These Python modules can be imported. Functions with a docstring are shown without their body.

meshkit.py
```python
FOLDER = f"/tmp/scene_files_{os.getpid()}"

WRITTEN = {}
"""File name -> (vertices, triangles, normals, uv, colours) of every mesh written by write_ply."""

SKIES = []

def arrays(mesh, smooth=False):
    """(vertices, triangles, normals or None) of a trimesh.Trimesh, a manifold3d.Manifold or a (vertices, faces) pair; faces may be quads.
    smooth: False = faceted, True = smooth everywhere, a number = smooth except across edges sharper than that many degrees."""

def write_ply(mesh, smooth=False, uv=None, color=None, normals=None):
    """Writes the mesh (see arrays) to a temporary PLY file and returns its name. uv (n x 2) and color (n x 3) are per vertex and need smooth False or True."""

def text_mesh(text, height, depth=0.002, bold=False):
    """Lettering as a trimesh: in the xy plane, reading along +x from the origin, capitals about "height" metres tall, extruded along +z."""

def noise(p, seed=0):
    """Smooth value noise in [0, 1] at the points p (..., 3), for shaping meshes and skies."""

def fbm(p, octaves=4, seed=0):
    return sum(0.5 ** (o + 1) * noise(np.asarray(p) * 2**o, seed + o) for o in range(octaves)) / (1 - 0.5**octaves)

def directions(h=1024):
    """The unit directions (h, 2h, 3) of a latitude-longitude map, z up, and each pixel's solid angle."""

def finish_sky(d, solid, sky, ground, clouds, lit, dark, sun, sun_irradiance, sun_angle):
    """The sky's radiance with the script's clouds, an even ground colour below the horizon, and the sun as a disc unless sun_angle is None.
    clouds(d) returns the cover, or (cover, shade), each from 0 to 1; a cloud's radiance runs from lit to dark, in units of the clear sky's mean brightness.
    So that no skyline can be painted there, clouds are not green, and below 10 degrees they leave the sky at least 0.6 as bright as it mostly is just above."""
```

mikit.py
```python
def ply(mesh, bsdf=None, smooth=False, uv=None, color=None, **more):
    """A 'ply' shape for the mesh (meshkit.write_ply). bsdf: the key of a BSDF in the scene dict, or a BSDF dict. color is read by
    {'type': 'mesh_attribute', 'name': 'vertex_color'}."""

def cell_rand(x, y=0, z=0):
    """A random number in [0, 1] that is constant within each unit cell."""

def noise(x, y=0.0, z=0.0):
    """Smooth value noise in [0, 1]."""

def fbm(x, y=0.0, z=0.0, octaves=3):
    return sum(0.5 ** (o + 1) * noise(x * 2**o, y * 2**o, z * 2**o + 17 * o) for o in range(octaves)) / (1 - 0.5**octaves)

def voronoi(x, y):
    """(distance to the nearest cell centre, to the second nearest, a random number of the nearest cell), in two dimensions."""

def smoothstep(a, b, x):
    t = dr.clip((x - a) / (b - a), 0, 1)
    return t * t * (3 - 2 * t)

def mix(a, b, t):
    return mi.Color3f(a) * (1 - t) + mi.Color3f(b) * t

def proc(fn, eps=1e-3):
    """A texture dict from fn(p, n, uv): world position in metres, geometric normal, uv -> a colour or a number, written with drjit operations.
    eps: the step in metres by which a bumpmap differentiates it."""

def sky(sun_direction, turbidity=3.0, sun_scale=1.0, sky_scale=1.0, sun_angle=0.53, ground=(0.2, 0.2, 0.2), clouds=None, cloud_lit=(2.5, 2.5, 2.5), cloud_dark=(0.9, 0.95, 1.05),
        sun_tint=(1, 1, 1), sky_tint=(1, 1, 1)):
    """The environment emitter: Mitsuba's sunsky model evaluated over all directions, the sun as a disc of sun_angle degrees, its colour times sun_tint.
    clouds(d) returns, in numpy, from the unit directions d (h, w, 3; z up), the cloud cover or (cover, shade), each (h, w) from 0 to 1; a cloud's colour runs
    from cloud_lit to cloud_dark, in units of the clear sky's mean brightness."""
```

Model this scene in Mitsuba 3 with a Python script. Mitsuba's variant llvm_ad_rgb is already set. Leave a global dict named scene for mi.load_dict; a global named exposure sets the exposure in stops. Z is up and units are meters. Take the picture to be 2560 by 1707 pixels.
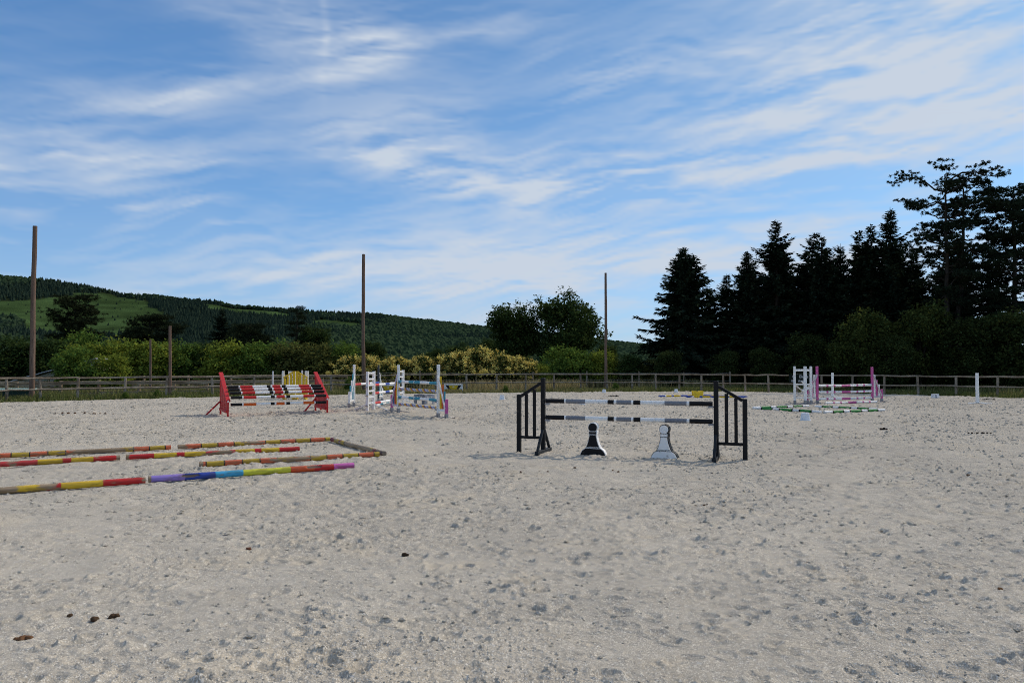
import math
import numpy as np
import trimesh
import mitsuba as mi
import drjit as dr
import meshkit
import mikit
from mikit import proc, noise, fbm, voronoi, smoothstep, mix
from scipy.spatial import cKDTree

T = mi.ScalarTransform4f
scene, labels = {}, {}

# ------------------------------------------------------------------ camera, sky, exposure
CAM_Z, PITCH = 1.65, math.radians(1.68)
scene['camera'] = {
    'type': 'perspective', 'fov': 66.3, 'fov_axis': 'x', 'near_clip': 0.05, 'far_clip': 8000.0,
    'to_world': T().look_at(origin=[0, 0, CAM_Z], target=[0, math.cos(PITCH), CAM_Z + math.sin(PITCH)], up=[0, 0, 1])}
exposure = 1.7

# cirrus: (azimuth, elevation, half length, half width in degrees, tilt in degrees, amount)
CIRRUS = [
    (25, 20.0, 12, 2.2, 9, .95), (31, 23.5, 13, 2.4, 13, .95), (26, 15.6, 13, 1.9, 3, .9), (34, 18, 7, 4, 4, .7), (42, 22, 12, 6, 6, .8),
    (-8.5, 14.2, 5.5, .8, -17, .8), (-4.5, 13.4, 5.5, 1.1, -13, 1.1), (4.0, 12.4, 9, 1.45, -1, 1.25), (20, 13.4, 14, 1.8, 5, 1.15), (8.4, 20.2, 4.8, .8, 5, .95), (4.8, 18.7, 2.6, .6, 14, .7),
    (-10.4, 21.4, 3.4, 1.3, 20, 1.05), (-13.2, 20.4, 3.0, 1.0, 24, .7), (-14.1, 22.3, .3, 2.4, 0, .5), (-16, 23.2, 5, 1.8, -14, .4), (-22.5, 17.6, 6.5, .7, 16, .8), (-27.5, 16.4, 5, .6, 3, .5),
    (-29.6, 13.3, 2.6, .85, -8, 1.05), (-25.0, 13.4, 5.0, .6, 5, .8), (-33.5, 11.6, 3, 1.3, -30, .85), (-25.5, 10.6, 5, 1.2, -8, .75), (-21.5, 9.6, 2.2, 1.0, -40, .5), (-27, 8.9, 6, .5, -4, .45),
    (-7.5, 16.0, 5.5, 1.6, 11, .75), (-14, 14.8, 7, 1.6, -6, .3), (-3, 13.4, 6, 1.0, -4, .4), (-2.4, 7.2, 15, 1.5, 2, .6), (-15, 6.6, 11, 1.0, 6, .55), (2.5, 5.4, 12, .8, 1, .5),
    (3, 14.4, 4.8, .6, 9, .7), (11.7, 13.2, 6.5, .6, 5, .75), (16.5, 14.2, 6, .35, 11, .6), (29, 16.6, 5, .5, 3, .5), (-19.5, 21.8, 5, 1.0, -20, .35), (-2, 23.5, 5, 1.0, 7, .45), (1.5, 21.6, 3, .5, 20, .3),
    (15, 6.5, 22, 1.8, 1, .6), (24, 9.0, 14, 1.0, 2, .55), (-45, 15, 8, 3, 5, .6), (60, 18, 16, 6, 5, .6), (90, 25, 20, 8, 5, .5), (-80, 20, 18, 5, -5, .5), (150, 30, 25, 8, 0, .5), (-150, 25, 25, 7, 0, .5)]


def smooth01(t):
    t = np.clip(t, 0, 1)
    return t * t * (3 - 2 * t)


def clouds(d):
    az = np.degrees(np.arctan2(d[..., 0], d[..., 1]))
    el = np.degrees(np.arcsin(np.clip(d[..., 2], -1, 1)))
    zero = np.zeros_like(az)
    q = np.stack([az, el, zero], -1)
    w1 = 7 * (meshkit.fbm(q * [.05, .10, 1], 3, 11) - .5)
    w2 = 2.6 * (meshkit.fbm(q * [.10, .20, 1], 4, 23) - .5)
    # the fibres lie along a direction that turns slowly from one side of the sky to the other
    t = np.radians(8 + 5 * (meshkit.fbm(q * [.035, .05, 1], 2, 31) - .5))
    u, v = az * np.cos(t) + el * np.sin(t), -az * math.sin(math.radians(7)) + el * math.cos(math.radians(7))
    v = v + w2
    big = meshkit.fbm(np.stack([(u + w1) * .10, v * .55, zero], -1), 4, 5)
    mid = meshkit.fbm(np.stack([(u + 2 * w2) * .26, v * 1.9 + .25 * w1, zero], -1), 4, 9)
    hair = meshkit.fbm(np.stack([(u + 3 * w2) * .5, v * 4.6 + .6 * w1, zero], -1), 3, 14)
    tex = np.clip((.46 * big + .40 * mid + .14 * hair - .36) / .33, 0, 1)
    cover = np.zeros_like(az)
    for a, e, ln, wd, tilt, amount in CIRRUS:
        t = math.radians(tilt)
        da, de = (az - a + 180) % 360 - 180 + .35 * w1, el - e + .45 * w2
        x, y = da * math.cos(t) + de * math.sin(t), -da * math.sin(t) + de * math.cos(t)
        soft = np.where(y > 0, 1.5, .85)  # cirrus bands are crisp below and feather out above
        b = amount * np.exp(-(np.abs(x) / ln) ** 2.0 - (np.abs(y) / (1.15 * wd * soft)) ** 1.5)
        cover = cover + b * (1 - .6 * np.minimum(cover, 1))
    veil = .06 + .36 * np.exp(-((el - 2) / 7.5) ** 2) + .10 * np.exp(-((az - 32) / 16) ** 2) + .62 * smooth01((el - 26) / 12)  # the high term adds unseen overhead cloud to whiten and lift the ambient light
    return np.clip(cover * (.10 + .92 * tex) + veil * (.15 + 1.3 * tex) + .26 * np.exp(-((el - 1) / 6) ** 2), 0, .96)


scene['sky'] = mikit.sky((0.88, 0.68, 1.0), turbidity=3.0, sun_scale=.64, sun_angle=1.0, sun_tint=(.90, .98, 1.14), clouds=clouds, cloud_lit=(2.1, 2.35, 2.70), cloud_dark=(1.2, 1.25, 1.35), sky_tint=(.66, .93, 1.14))

# ------------------------------------------------------------------ materials


def lin(h):
    c = np.array([int(h[i:i + 2], 16) for i in (0, 2, 4)]) / 255.0
    return tuple(np.where(c <= .04045, c / 12.92, ((c + .055) / 1.055) ** 2.4))


VC = {'type': 'mesh_attribute', 'name': 'vertex_color'}


def rgb(c):
    return {'type': 'rgb', 'value': list(map(float, c))}


def two(b):
    return {'type': 'twosided', 'bsdf': b}


def sand_color(p, n, uv):
    a = fbm(p.x * .55 + 3.1, p.y * .55, 0.5, 3)
    b = fbm(p.x * 5.5, p.y * 5.5, 1.7, 3)
    g = noise(p.x * 95, p.y * 95, p.z * 95)
    g2 = noise(p.x * 260, p.y * 260, 7.0)
    c = mix((.385, .346, .282), (.495, .443, .358), smoothstep(.30, .72, .45 * a + .55 * b))
    c = mix(c, (.20, .19, .175), .62 * smoothstep(.66, .86, g))
    c = mix(c, (.16, .15, .14), .50 * smoothstep(.70, .86, g2))
    c = mix(c, (.80, .76, .68), .55 * smoothstep(.62, .82, noise(p.x * 180 + 5, p.y * 180, 3.0)))
    o = smoothstep(.60, .80, fbm(p.x * 2.3 + 9, p.y * 2.3, 4.0, 3))
    return mix(c, (.60, .49, .33), .16 * o)


def sand_bump(p, n, uv):
    return .55 * fbm(p.x * 28, p.y * 28, 2.0, 3) + .45 * noise(p.x * 110, p.y * 110, 5.0)


scene['sand_bsdf'] = two({'type': 'bumpmap', 'bump': proc(sand_bump, 3e-3), 'scale': .010, 'bsdf': {'type': 'diffuse', 'reflectance': proc(sand_color)}})


def meadow_color(p, n, uv):
    a = fbm(p.x * .12, p.y * .12, 0.3, 4)
    b = fbm(p.x * 3.0, p.y * 3.0, 2.0, 3)
    return mix(mix((.045, .062, .018), (.12, .10, .042), smoothstep(.35, .65, a)), (.03, .035, .014), .6 * smoothstep(.45, .7, b))


scene['meadow_bsdf'] = two({'type': 'diffuse', 'reflectance': proc(meadow_color)})


def grime_mask(p, n, uv):
    return .45 * smoothstep(.70, .82, fbm(p.x * 17, p.y * 17, p.z * 17, 3))


scene['paint_bsdf'] = two({'type': 'blendbsdf', 'weight': proc(grime_mask),
                           'a': {'type': 'principled', 'base_color': VC, 'roughness': .5, 'specular': .22},
                           'b': {'type': 'diffuse', 'reflectance': rgb((.12, .105, .088))}})
scene['worn_bsdf'] = two({'type': 'principled', 'base_color': VC, 'roughness': .6, 'specular': .3})
scene['plastic_bsdf'] = two({'type': 'principled', 'base_color': VC, 'roughness': .35, 'specular': .5})
scene['metal_bsdf'] = two({'type': 'principled', 'base_color': rgb((.30, .30, .31)), 'roughness': .5, 'metallic': .7})
scene['dull_bsdf'] = two({'type': 'diffuse', 'reflectance': VC})


def timber_color(p, n, uv):
    a = fbm(p.x * 3.1, p.y * 3.1, p.z * 1.3, 3)
    g = fbm(p.x * 45, p.y * 45, p.z * 9, 3)
    c = mix((.20, .155, .11), (.335, .285, .22), smoothstep(.3, .7, a))
    return mix(c, (.085, .066, .05), .65 * smoothstep(.5, .72, g))


scene['timber_bsdf'] = two({'type': 'diffuse', 'reflectance': proc(timber_color)})


def plank_color(p, n, uv):
    a = fbm(p.x * 1.7, p.y * 1.7, p.z * 9, 3)
    g = fbm(p.x * 8, p.y * 8, p.z * 70, 3)
    c = mix((.21, .145, .09), (.44, .34, .225), smoothstep(.3, .7, a))
    return mix(c, (.10, .072, .05), .6 * smoothstep(.52, .72, g))


scene['plank_bsdf'] = two({'type': 'diffuse', 'reflectance': proc(plank_color)})


def mast_color(p, n, uv):
    g = fbm(p.x * 40, p.y * 40, p.z * 2.2, 3)
    a = fbm(p.x * 6, p.y * 6, p.z * .9, 3)
    return mix(mix((.165, .102, .072), (.235, .17, .128), a), (.085, .055, .043), .6 * smoothstep(.5, .72, g))


scene['mast_bsdf'] = two({'type': 'diffuse', 'reflectance': proc(mast_color)})


def bark_color(p, n, uv):
    g = fbm(p.x * 12, p.y * 12, p.z * 4, 3)
    return mix((.022, .018, .014), (.075, .060, .046), g)


scene['bark_bsdf'] = two({'type': 'diffuse', 'reflectance': proc(bark_color)})


def leaf(name, r, t):
    scene[name] = {'type': 'principledthin', 'base_color': VC, 'roughness': .55, 'diff_trans': t, 'spec_trans': 0.0, 'eta': 1.25} if r is None else \
        {'type': 'principledthin', 'base_color': rgb(r), 'roughness': .55, 'diff_trans': t, 'spec_trans': 0.0, 'eta': 1.25}


leaf('leaf_bsdf', None, .75)
scene['needle_bsdf'] = two({'type': 'diffuse', 'reflectance': VC})
scene['grass_bsdf'] = {'type': 'principledthin', 'base_color': VC, 'roughness': .6, 'diff_trans': .7, 'spec_trans': 0.0, 'eta': 1.25}

# ------------------------------------------------------------------ helpers: names and entries


def num(key):
    if key not in scene and key not in labels and not any(k.startswith(key + '__') for k in scene):
        return key
    i = 1
    while f'{key}_{i:03d}' in scene or f'{key}_{i:03d}' in labels:
        i += 1
    return f'{key}_{i:03d}'


def thing(name, label, cat, group=None, kind=None):
    k = num(name)
    labels[k] = {'label': label, 'category': cat}
    if group:
        labels[k]['group'] = group
    if kind:
        labels[k]['kind'] = kind
    return k


PART_COUNT = {}


def part(parent, name, mesh, bsdf, color=None, smooth=False, label=None, kind=None, to_world=None):
    base = parent + '__' + name
    i = PART_COUNT.get(base, 0)
    PART_COUNT[base] = i + 1
    key = base if i == 0 else f'{base}_{i:03d}'
    put(key, mesh, bsdf, color, smooth, to_world)
    if label or kind:
        labels[key] = {}
        if label:
            labels[key]['label'] = label
        if kind:
            labels[key]['kind'] = kind
    return key


def put(key, mesh, bsdf, color=None, smooth=False, to_world=None):
    more = {} if to_world is None else {'to_world': to_world}
    if color is not None:
        nv = len(mesh[0]) if isinstance(mesh, tuple) else len(mesh.vertices)
        color = np.asarray(color, float)
        if color.ndim == 1:
            color = np.tile(color, (nv, 1))
        more['color'] = color
        if smooth not in (True, False):
            smooth = False
    scene[key] = mikit.ply(mesh, bsdf, smooth=smooth, **more)


# ------------------------------------------------------------------ helpers: meshes (vertices, triangles)
_SG = np.array([[x, y, z] for x in (-1, 1) for y in (-1, 1) for z in (-1, 1)], float)
_CV = np.concatenate([np.where(np.arange(3) == k, _SG * 1.0, _SG * .8) for k in range(3)])
_CF = trimesh.convex.convex_hull(_CV)
_CIDX = cKDTree(_CV).query(_CF.vertices)[1]
_CFACES = _CIDX[_CF.faces]
_CSG = np.concatenate([_SG] * 3)
_CIN = np.concatenate([np.tile((np.arange(3) != k).astype(float), (8, 1)) for k in range(3)])


def vec(*a):
    return np.array(a, float)


def unit(v):
    v = np.asarray(v, float)
    return v / np.linalg.norm(v)


def beam(p0, p1, w, h, side=None, bev=.004):
    """A bar with bevelled edges from p0 to p1, w wide along side, h along the third direction."""
    p0, p1 = np.asarray(p0, float), np.asarray(p1, float)
    t = unit(p1 - p0)
    if side is None:
        side = vec(0, 0, 1) if abs(t[2]) < .7 else vec(1, 0, 0)
    s = unit(np.asarray(side, float) - t * np.dot(side, t))
    r = np.cross(t, s)
    half = np.array([np.linalg.norm(p1 - p0) / 2, w / 2, h / 2])
    bev = min(bev, .4 * half.min())
    v = _CSG * half - _CSG * _CIN * bev
    # right-handed: x = t, y = s, z = t x s
    v = v @ np.stack([t, s, r]) + (p0 + p1) / 2
    return v, _CFACES.copy()


def tube(points, radii, sides=8, caps=True):
    p = np.asarray(points, float)
    radii = np.broadcast_to(radii, (len(p),))
    t = np.gradient(p, axis=0)
    t /= np.linalg.norm(t, axis=1, keepdims=True) + 1e-12
    ref = vec(0, 0, 1) if abs(t[:, 2]).mean() < .8 else vec(1, 0, 0)
    a = np.cross(t, ref)
    a /= np.linalg.norm(a, axis=1, keepdims=True) + 1e-12
    b = np.cross(t, a)
    ang = np.arange(sides) * 2 * np.pi / sides
    v = p[:, None] + radii[:, None, None] * (np.cos(ang)[None, :, None] * a[:, None] + np.sin(ang)[None, :, None] * b[:, None])
    n = len(p)
    i, j = np.meshgrid(np.arange(n - 1), np.arange(sides), indexing='ij')
    q = np.stack([i * sides + j, i * sides + (j + 1) % sides, (i + 1) * sides + (j + 1) % sides, (i + 1) * sides + j], -1).reshape(-1, 4)
    f = np.vstack([q[:, [0, 1, 2]], q[:, [0, 2, 3]]])
    v = v.reshape(-1, 3)
    if caps:
        for end, flip in ((0, True), (n - 1, False)):
            ring = v[end * sides:(end + 1) * sides]
            base = len(v)
            v = np.vstack([v, ring, p[end][None]])
            k = np.arange(sides)
            tri = np.stack([base + k, base + (k + 1) % sides, np.full(sides, base + sides)], 1)
            f = np.vstack([f, tri[:, ::-1] if flip else tri])
    return v, f


def join(ms):
    vs, fs, at = [], [], 0
    for v, f in ms:
        vs.append(v)
        fs.append(f + at)
        at += len(v)
    return np.vstack(vs), np.vstack(fs)


def tm(m):
    return np.asarray(m.vertices, float), np.asarray(m.faces, int)


def extrude(poly, depth, origin, ex, ez, en):
    """Polygon (x, z) pairs extruded by depth along en, laid out with ex to the right and ez up from origin."""
    from shapely.geometry import Polygon
    m = trimesh.creation.extrude_polygon(Polygon(poly) if not hasattr(poly, 'exterior') else poly, depth)
    v = np.asarray(m.vertices)
    w = np.asarray(origin) + v[:, :1] * ex + v[:, 1:2] * ez + v[:, 2:3] * en
    f = np.asarray(m.faces)
    if np.dot(np.cross(ex, ez), en) < 0:
        f = f[:, ::-1]
    return w, f


def rhombs(P, D, S, L, W):
    """Leaf-like rhombs: centres P, long axes D, side axes S."""
    L, W = np.broadcast_to(L, (len(P),))[:, None], np.broadcast_to(W, (len(P),))[:, None]
    v = np.stack([P - D * L / 2, P + S * W / 2, P + D * L / 2, P - S * W / 2], 1).reshape(-1, 3)
    k = np.arange(len(P))[:, None] * 4
    f = np.vstack([k + [0, 1, 2], k + [0, 2, 3]])
    return v, f


def unit_rows(a):
    return a / (np.linalg.norm(a, axis=1, keepdims=True) + 1e-9)


# ------------------------------------------------------------------ ground
ARENA_A = np.radians([-180, -140, -100, -70, -45, -33.15, -28.6, -23.6, -18.1, -11.0, -1.8, 3.5, 10.7, 16.5, 21.7, 26.6, 33.15, 45, 70, 100, 140, 180])
ARENA_D = np.array([14, 16, 20, 26, 34, 41.1, 41.9, 42.8, 43.7, 44.2, 46.3, 47.0, 49.2, 50.4, 49.7, 48.5, 46.0, 42, 30, 22, 16, 14.0])
rs = np.random.RandomState(4)
# hoof prints
ng = 26000
pa, pr = rs.uniform(-.75, .75, ng), 3.0 * (46 / 3.0) ** np.sqrt(rs.uniform(0, 1, ng))
PRINT_XY = np.stack([pr * np.sin(pa), pr * np.cos(pa)], 1)
trod = meshkit.fbm(np.c_[PRINT_XY * .22, np.zeros(ng)], 3, 31)
PRINT_XY = PRINT_XY[trod + rs.normal(0, .06, ng) > .46]
npr = len(PRINT_XY)
PRINT_R = rs.uniform(.026, .075, npr)
PRINT_D, PRINT_T = PRINT_R * rs.uniform(.11, .39, npr), rs.uniform(0, np.pi, npr)


def sand_height(P):
    P3 = np.c_[P, np.zeros(len(P))]
    rough = np.clip((meshkit.fbm(P3 * .3, 3, 41) - .32) / .3, .25, 1.15)
    dist = np.hypot(P[:, 0], P[:, 1])
    far = np.clip((dist - 5) / 9, 0, 1)
    h = .050 * (meshkit.fbm(P3 * .45, 3, 1) - .5) + .036 * (meshkit.fbm(P3 * 2.1, 3, 2) - .5)
    w = np.c_[meshkit.fbm(P3 * 1.7, 2, 12), meshkit.fbm(P3 * 1.7, 2, 13), P3[:, 2]] - .5
    r = 1 - np.abs(2 * meshkit.fbm(P3 * 4.4 + 2.5 * w, 3, 3) - 1)
    h += rough * (.017 * (r - .75) + .017 * (meshkit.fbm(P3 * 12 + 3 * w, 4, 4) - .5) + .010 * far * (meshkit.fbm(P3 * 14 + 2 * w, 3, 58) - .5))
    # trodden ground: soft dips and raised lips of a hand's width
    b = meshkit.fbm(P3 * 6.3 + 2 * w, 2, 55)
    h += rough * ((.005 + .010 * far) * smooth01((b - .55) / .14) - (.005 + .010 * far) * smooth01((.43 - b) / .12))
    lump = np.clip((meshkit.fbm(P3 * 1.1, 3, 45) - .44) / .16, 0, 1)
    b = meshkit.noise(P3 * 10.5 + 2 * w, 56)
    h += (.08 + .8 * far) * (.4 + rough) * .017 * smooth01((b - .66) / .16)
    b = meshkit.noise(P3 * 19 + 3 * w, 6)
    h += (.35 * far + lump) * (.007 + .012 * far) * smooth01((b - .63) / .16)
    b = meshkit.noise(P3 * 43 + 5, 8)
    h += (.3 + lump) * .0070 * smooth01((b - .60) / .16)
    b = meshkit.noise(P3 * 87 + 9, 9)
    h += (.25 + lump) * .0030 * smooth01((b - .56) / .2)
    tree = cKDTree(P)
    near = tree.query_ball_point(PRINT_XY, PRINT_R * 2.3, workers=4)
    n = np.array([len(x) for x in near])
    idx = np.concatenate([np.asarray(x, int) for x in near if len(x)]) if n.sum() else np.zeros(0, int)
    k = np.repeat(np.arange(npr), n)
    d = P[idx] - PRINT_XY[k]
    c, s = np.cos(PRINT_T[k]), np.sin(PRINT_T[k])
    x, y = (d[:, 0] * c + d[:, 1] * s) / (PRINT_R[k] * 1.15), (-d[:, 0] * s + d[:, 1] * c) / (PRINT_R[k] * .85)
    q = np.hypot(x, y)
    dep = PRINT_D[k]
    dz = np.where(q < 1, -dep * np.maximum(1 - q ** 2, 0) ** 1.2 * (.75 + .45 * x), .38 * dep * np.exp(-((q - 1.25) / .28) ** 2) * (1 - .6 * x / np.maximum(q, .3)))
    np.add.at(h, idx, dz)
    return h


th = np.concatenate([np.linspace(-180, -38, 40)[:-1], np.linspace(-38, 38, 570), np.linspace(38, 180, 40)[1:]])
th = np.radians(th)
D = np.interp(th, ARENA_A, ARENA_D)
D = D + .35 * (meshkit.fbm(np.c_[th * 60, th * 0, th * 0], 3, 77) - .5) * 2
rows = np.linspace(.35, 3.1, 16)
s = np.linspace(0, 1, 960)[1:]
Rr = np.concatenate([np.tile(rows[:, None], (1, len(th))), 3.1 * (D[None, :] / 3.1) ** s[:, None]], 0)
XY = np.stack([Rr * np.sin(th), Rr * np.cos(th)], -1)
nr, nc = Rr.shape
flat = XY.reshape(-1, 2)
Z = sand_height(flat).reshape(nr, nc)
edge = np.clip((D[None, :] - Rr) / .6, 0, 1)
Z = Z * np.minimum(1, edge + .3) - .06 * (1 - edge)
i, j = np.meshgrid(np.arange(nr - 1), np.arange(nc - 1), indexing='ij')
q = np.stack([i * nc + j, i * nc + j + 1, (i + 1) * nc + j + 1, (i + 1) * nc + j], -1).reshape(-1, 4)
SF = np.vstack([q[:, [0, 2, 1]], q[:, [0, 3, 2]]])
SV = np.c_[flat, Z.ravel()]
SV = np.vstack([SV, [[0, 0, 0]]])
k = np.arange(nc - 1)
SF = np.vstack([SF, np.stack([k, k + 1, np.full(nc - 1, len(SV) - 1)], 1)[:, ::-1]])
nrm = np.cross(SV[SF[:1000, 1]] - SV[SF[:1000, 0]], SV[SF[:1000, 2]] - SV[SF[:1000, 0]])[:, 2].mean()
if nrm < 0:
    SF = SF[:, ::-1]
labels['sand_ground'] = {'kind': 'structure', 'label': 'pale grey sand of the riding arena, churned with hoof prints'}
put('sand_ground', (SV, SF), 'sand_bsdf', smooth=True)
_st = cKDTree(SV[:, :2])


def gz(x, y):
    return float(SV[_st.query([x, y])[1], 2])


g = np.array([[-1800, -1800, -.08], [1800, -1800, -.08], [1800, 1800, -.08], [-1800, 1800, -.08]])
labels['meadow'] = {'kind': 'structure', 'label': 'grassy ground round the arena and out to the hills'}
put('meadow', (g, np.array([[0, 1, 2], [0, 2, 3]])), 'meadow_bsdf')

# clods and crumbs of sand
ico = trimesh.creation.icosphere(subdivisions=1)
IV, IF = tm(ico)
i0 = trimesh.creation.icosahedron()
JV, JF = tm(i0)
CL, CFC, at0 = [], [], 0
OCT = (np.array([[1, 0, 0], [-1, 0, 0], [0, 1, 0], [0, -1, 0], [0, 0, 1], [0, 0, -1.0]]), np.array([[0, 2, 4], [2, 1, 4], [1, 3, 4], [3, 0, 4], [2, 0, 5], [1, 2, 5], [3, 1, 5], [0, 3, 5]]))
ICO = (JV / np.linalg.norm(JV[0]), JF)
for nc_, r0, r1, pw, sz, lo, hi in ((11000, 3.2, 15, .8, .0062, .0025, .022), (42000, 8, 44, .62, .0108, .004, .032)):
    KV, KF = ICO if r1 < 20 else OCT
    m_ = len(KV)
    a_, r_ = rs.uniform(-.72, .72, nc_), r0 * (r1 / r0) ** rs.uniform(0, 1, nc_) ** pw
    P = np.stack([r_ * np.sin(a_), r_ * np.cos(a_)], 1)
    keep = (meshkit.fbm(np.c_[P * .9, P[:, :1] * 0], 3, 51) + rs.normal(0, .06, nc_) > .46) & (r_ < np.interp(a_, ARENA_A, ARENA_D) - .6)
    P, r_ = P[keep], r_[keep]
    n = len(P)
    z = SV[_st.query(P)[1], 2]
    size = np.exp(rs.normal(math.log(sz), .5, n)).clip(lo, hi) * (1 + np.clip((r_ - 9) / 22, 0, .9))
    sc = size[:, None, None] * rs.uniform(.7, 1.4, (n, 1, 3)) * rs.uniform(.72, 1.28, (n, m_, 1))
    V = KV[None] * sc
    V[..., 2] *= .60
    V += np.c_[P, z + size * .18][:, None, :]
    CL.append(V.reshape(-1, 3))
    CFC.append((KF[None] + (np.arange(n) * m_)[:, None, None]).reshape(-1, 3) + at0)
    at0 += n * m_
labels['sand_clods'] = {'kind': 'stuff', 'label': 'small crumbs and clods of pale sand strewn over the churned surface', 'category': 'sand clods'}
put('sand_clods', (np.vstack(CL), np.vstack(CFC)), 'sand_bsdf')

# ------------------------------------------------------------------ hills with forest
HX = np.array([-1600, -946, -817, -753, -689, -625, -593, -580, -542, -497, -433, -413, -369, -317, -292, -241, -209, -177, -113, -74, -36, 15, 111, 143, 175, 239, 398, 1500])
HZ = np.array([150, 144, 135, 128, 124, 114, 107, 101, 101, 96, 91, 85, 82, 79, 76, 74, 73, 69, 62, 57, 53, 47, 37, 32, 29, 20, 8, 2.0])


def hill_z(X, Y):
    t = (Y - 430) / 720
    H = np.interp(X, HX, HZ)
    z = H * np.where(t < 1, np.clip(t, 0, 1) ** 1.25, 1 - .35 * (t - 1))
    g3 = np.stack([X / 90, Y / 210, X * 0], -1)
    return z + (H / 100) * 26 * np.clip(t, 0, 1) * np.clip(1 - t, 0, 1) * 2 * (meshkit.fbm(g3, 3, 61) - .5) - .5


CLEARINGS = [[(-660, 905), (-640, 960), (-613, 1034), (-610, 1105), (-590, 1142), (-557, 1142), (-475, 1039), (-387, 902), (-345, 750), (-395, 730), (-463, 740), (-490, 800), (-540, 835), (-580, 820)],
             [(-440, 1132), (-403, 1142), (-341, 1140), (-305, 1100), (-318, 1050), (-390, 1070), (-440, 1092)], [(-265, 1071), (-201, 1040), (-182, 985), (-195, 925), (-250, 955)],
             [(-720, 860), (-640, 875), (-600, 800), (-700, 770)]]


def inside(poly, x, y):
    p = np.asarray(poly, float)
    r = np.zeros(len(x), bool)
    for (x0, y0), (x1, y1) in zip(p, np.roll(p, -1, 0)):
        c = ((y0 > y) != (y1 > y)) & (x < (x1 - x0) * (y - y0) / (y1 - y0 + 1e-9) + x0)
        r ^= c
    return r


def cleared(X, Y):
    n3 = np.c_[X / 22, Y / 22, X * 0]
    x = X + 26 * (meshkit.fbm(n3, 2, 66) - .5)
    y = Y + 26 * (meshkit.fbm(n3, 2, 67) - .5)
    return np.any([inside(p, x, y) for p in CLEARINGS], 0)


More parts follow.
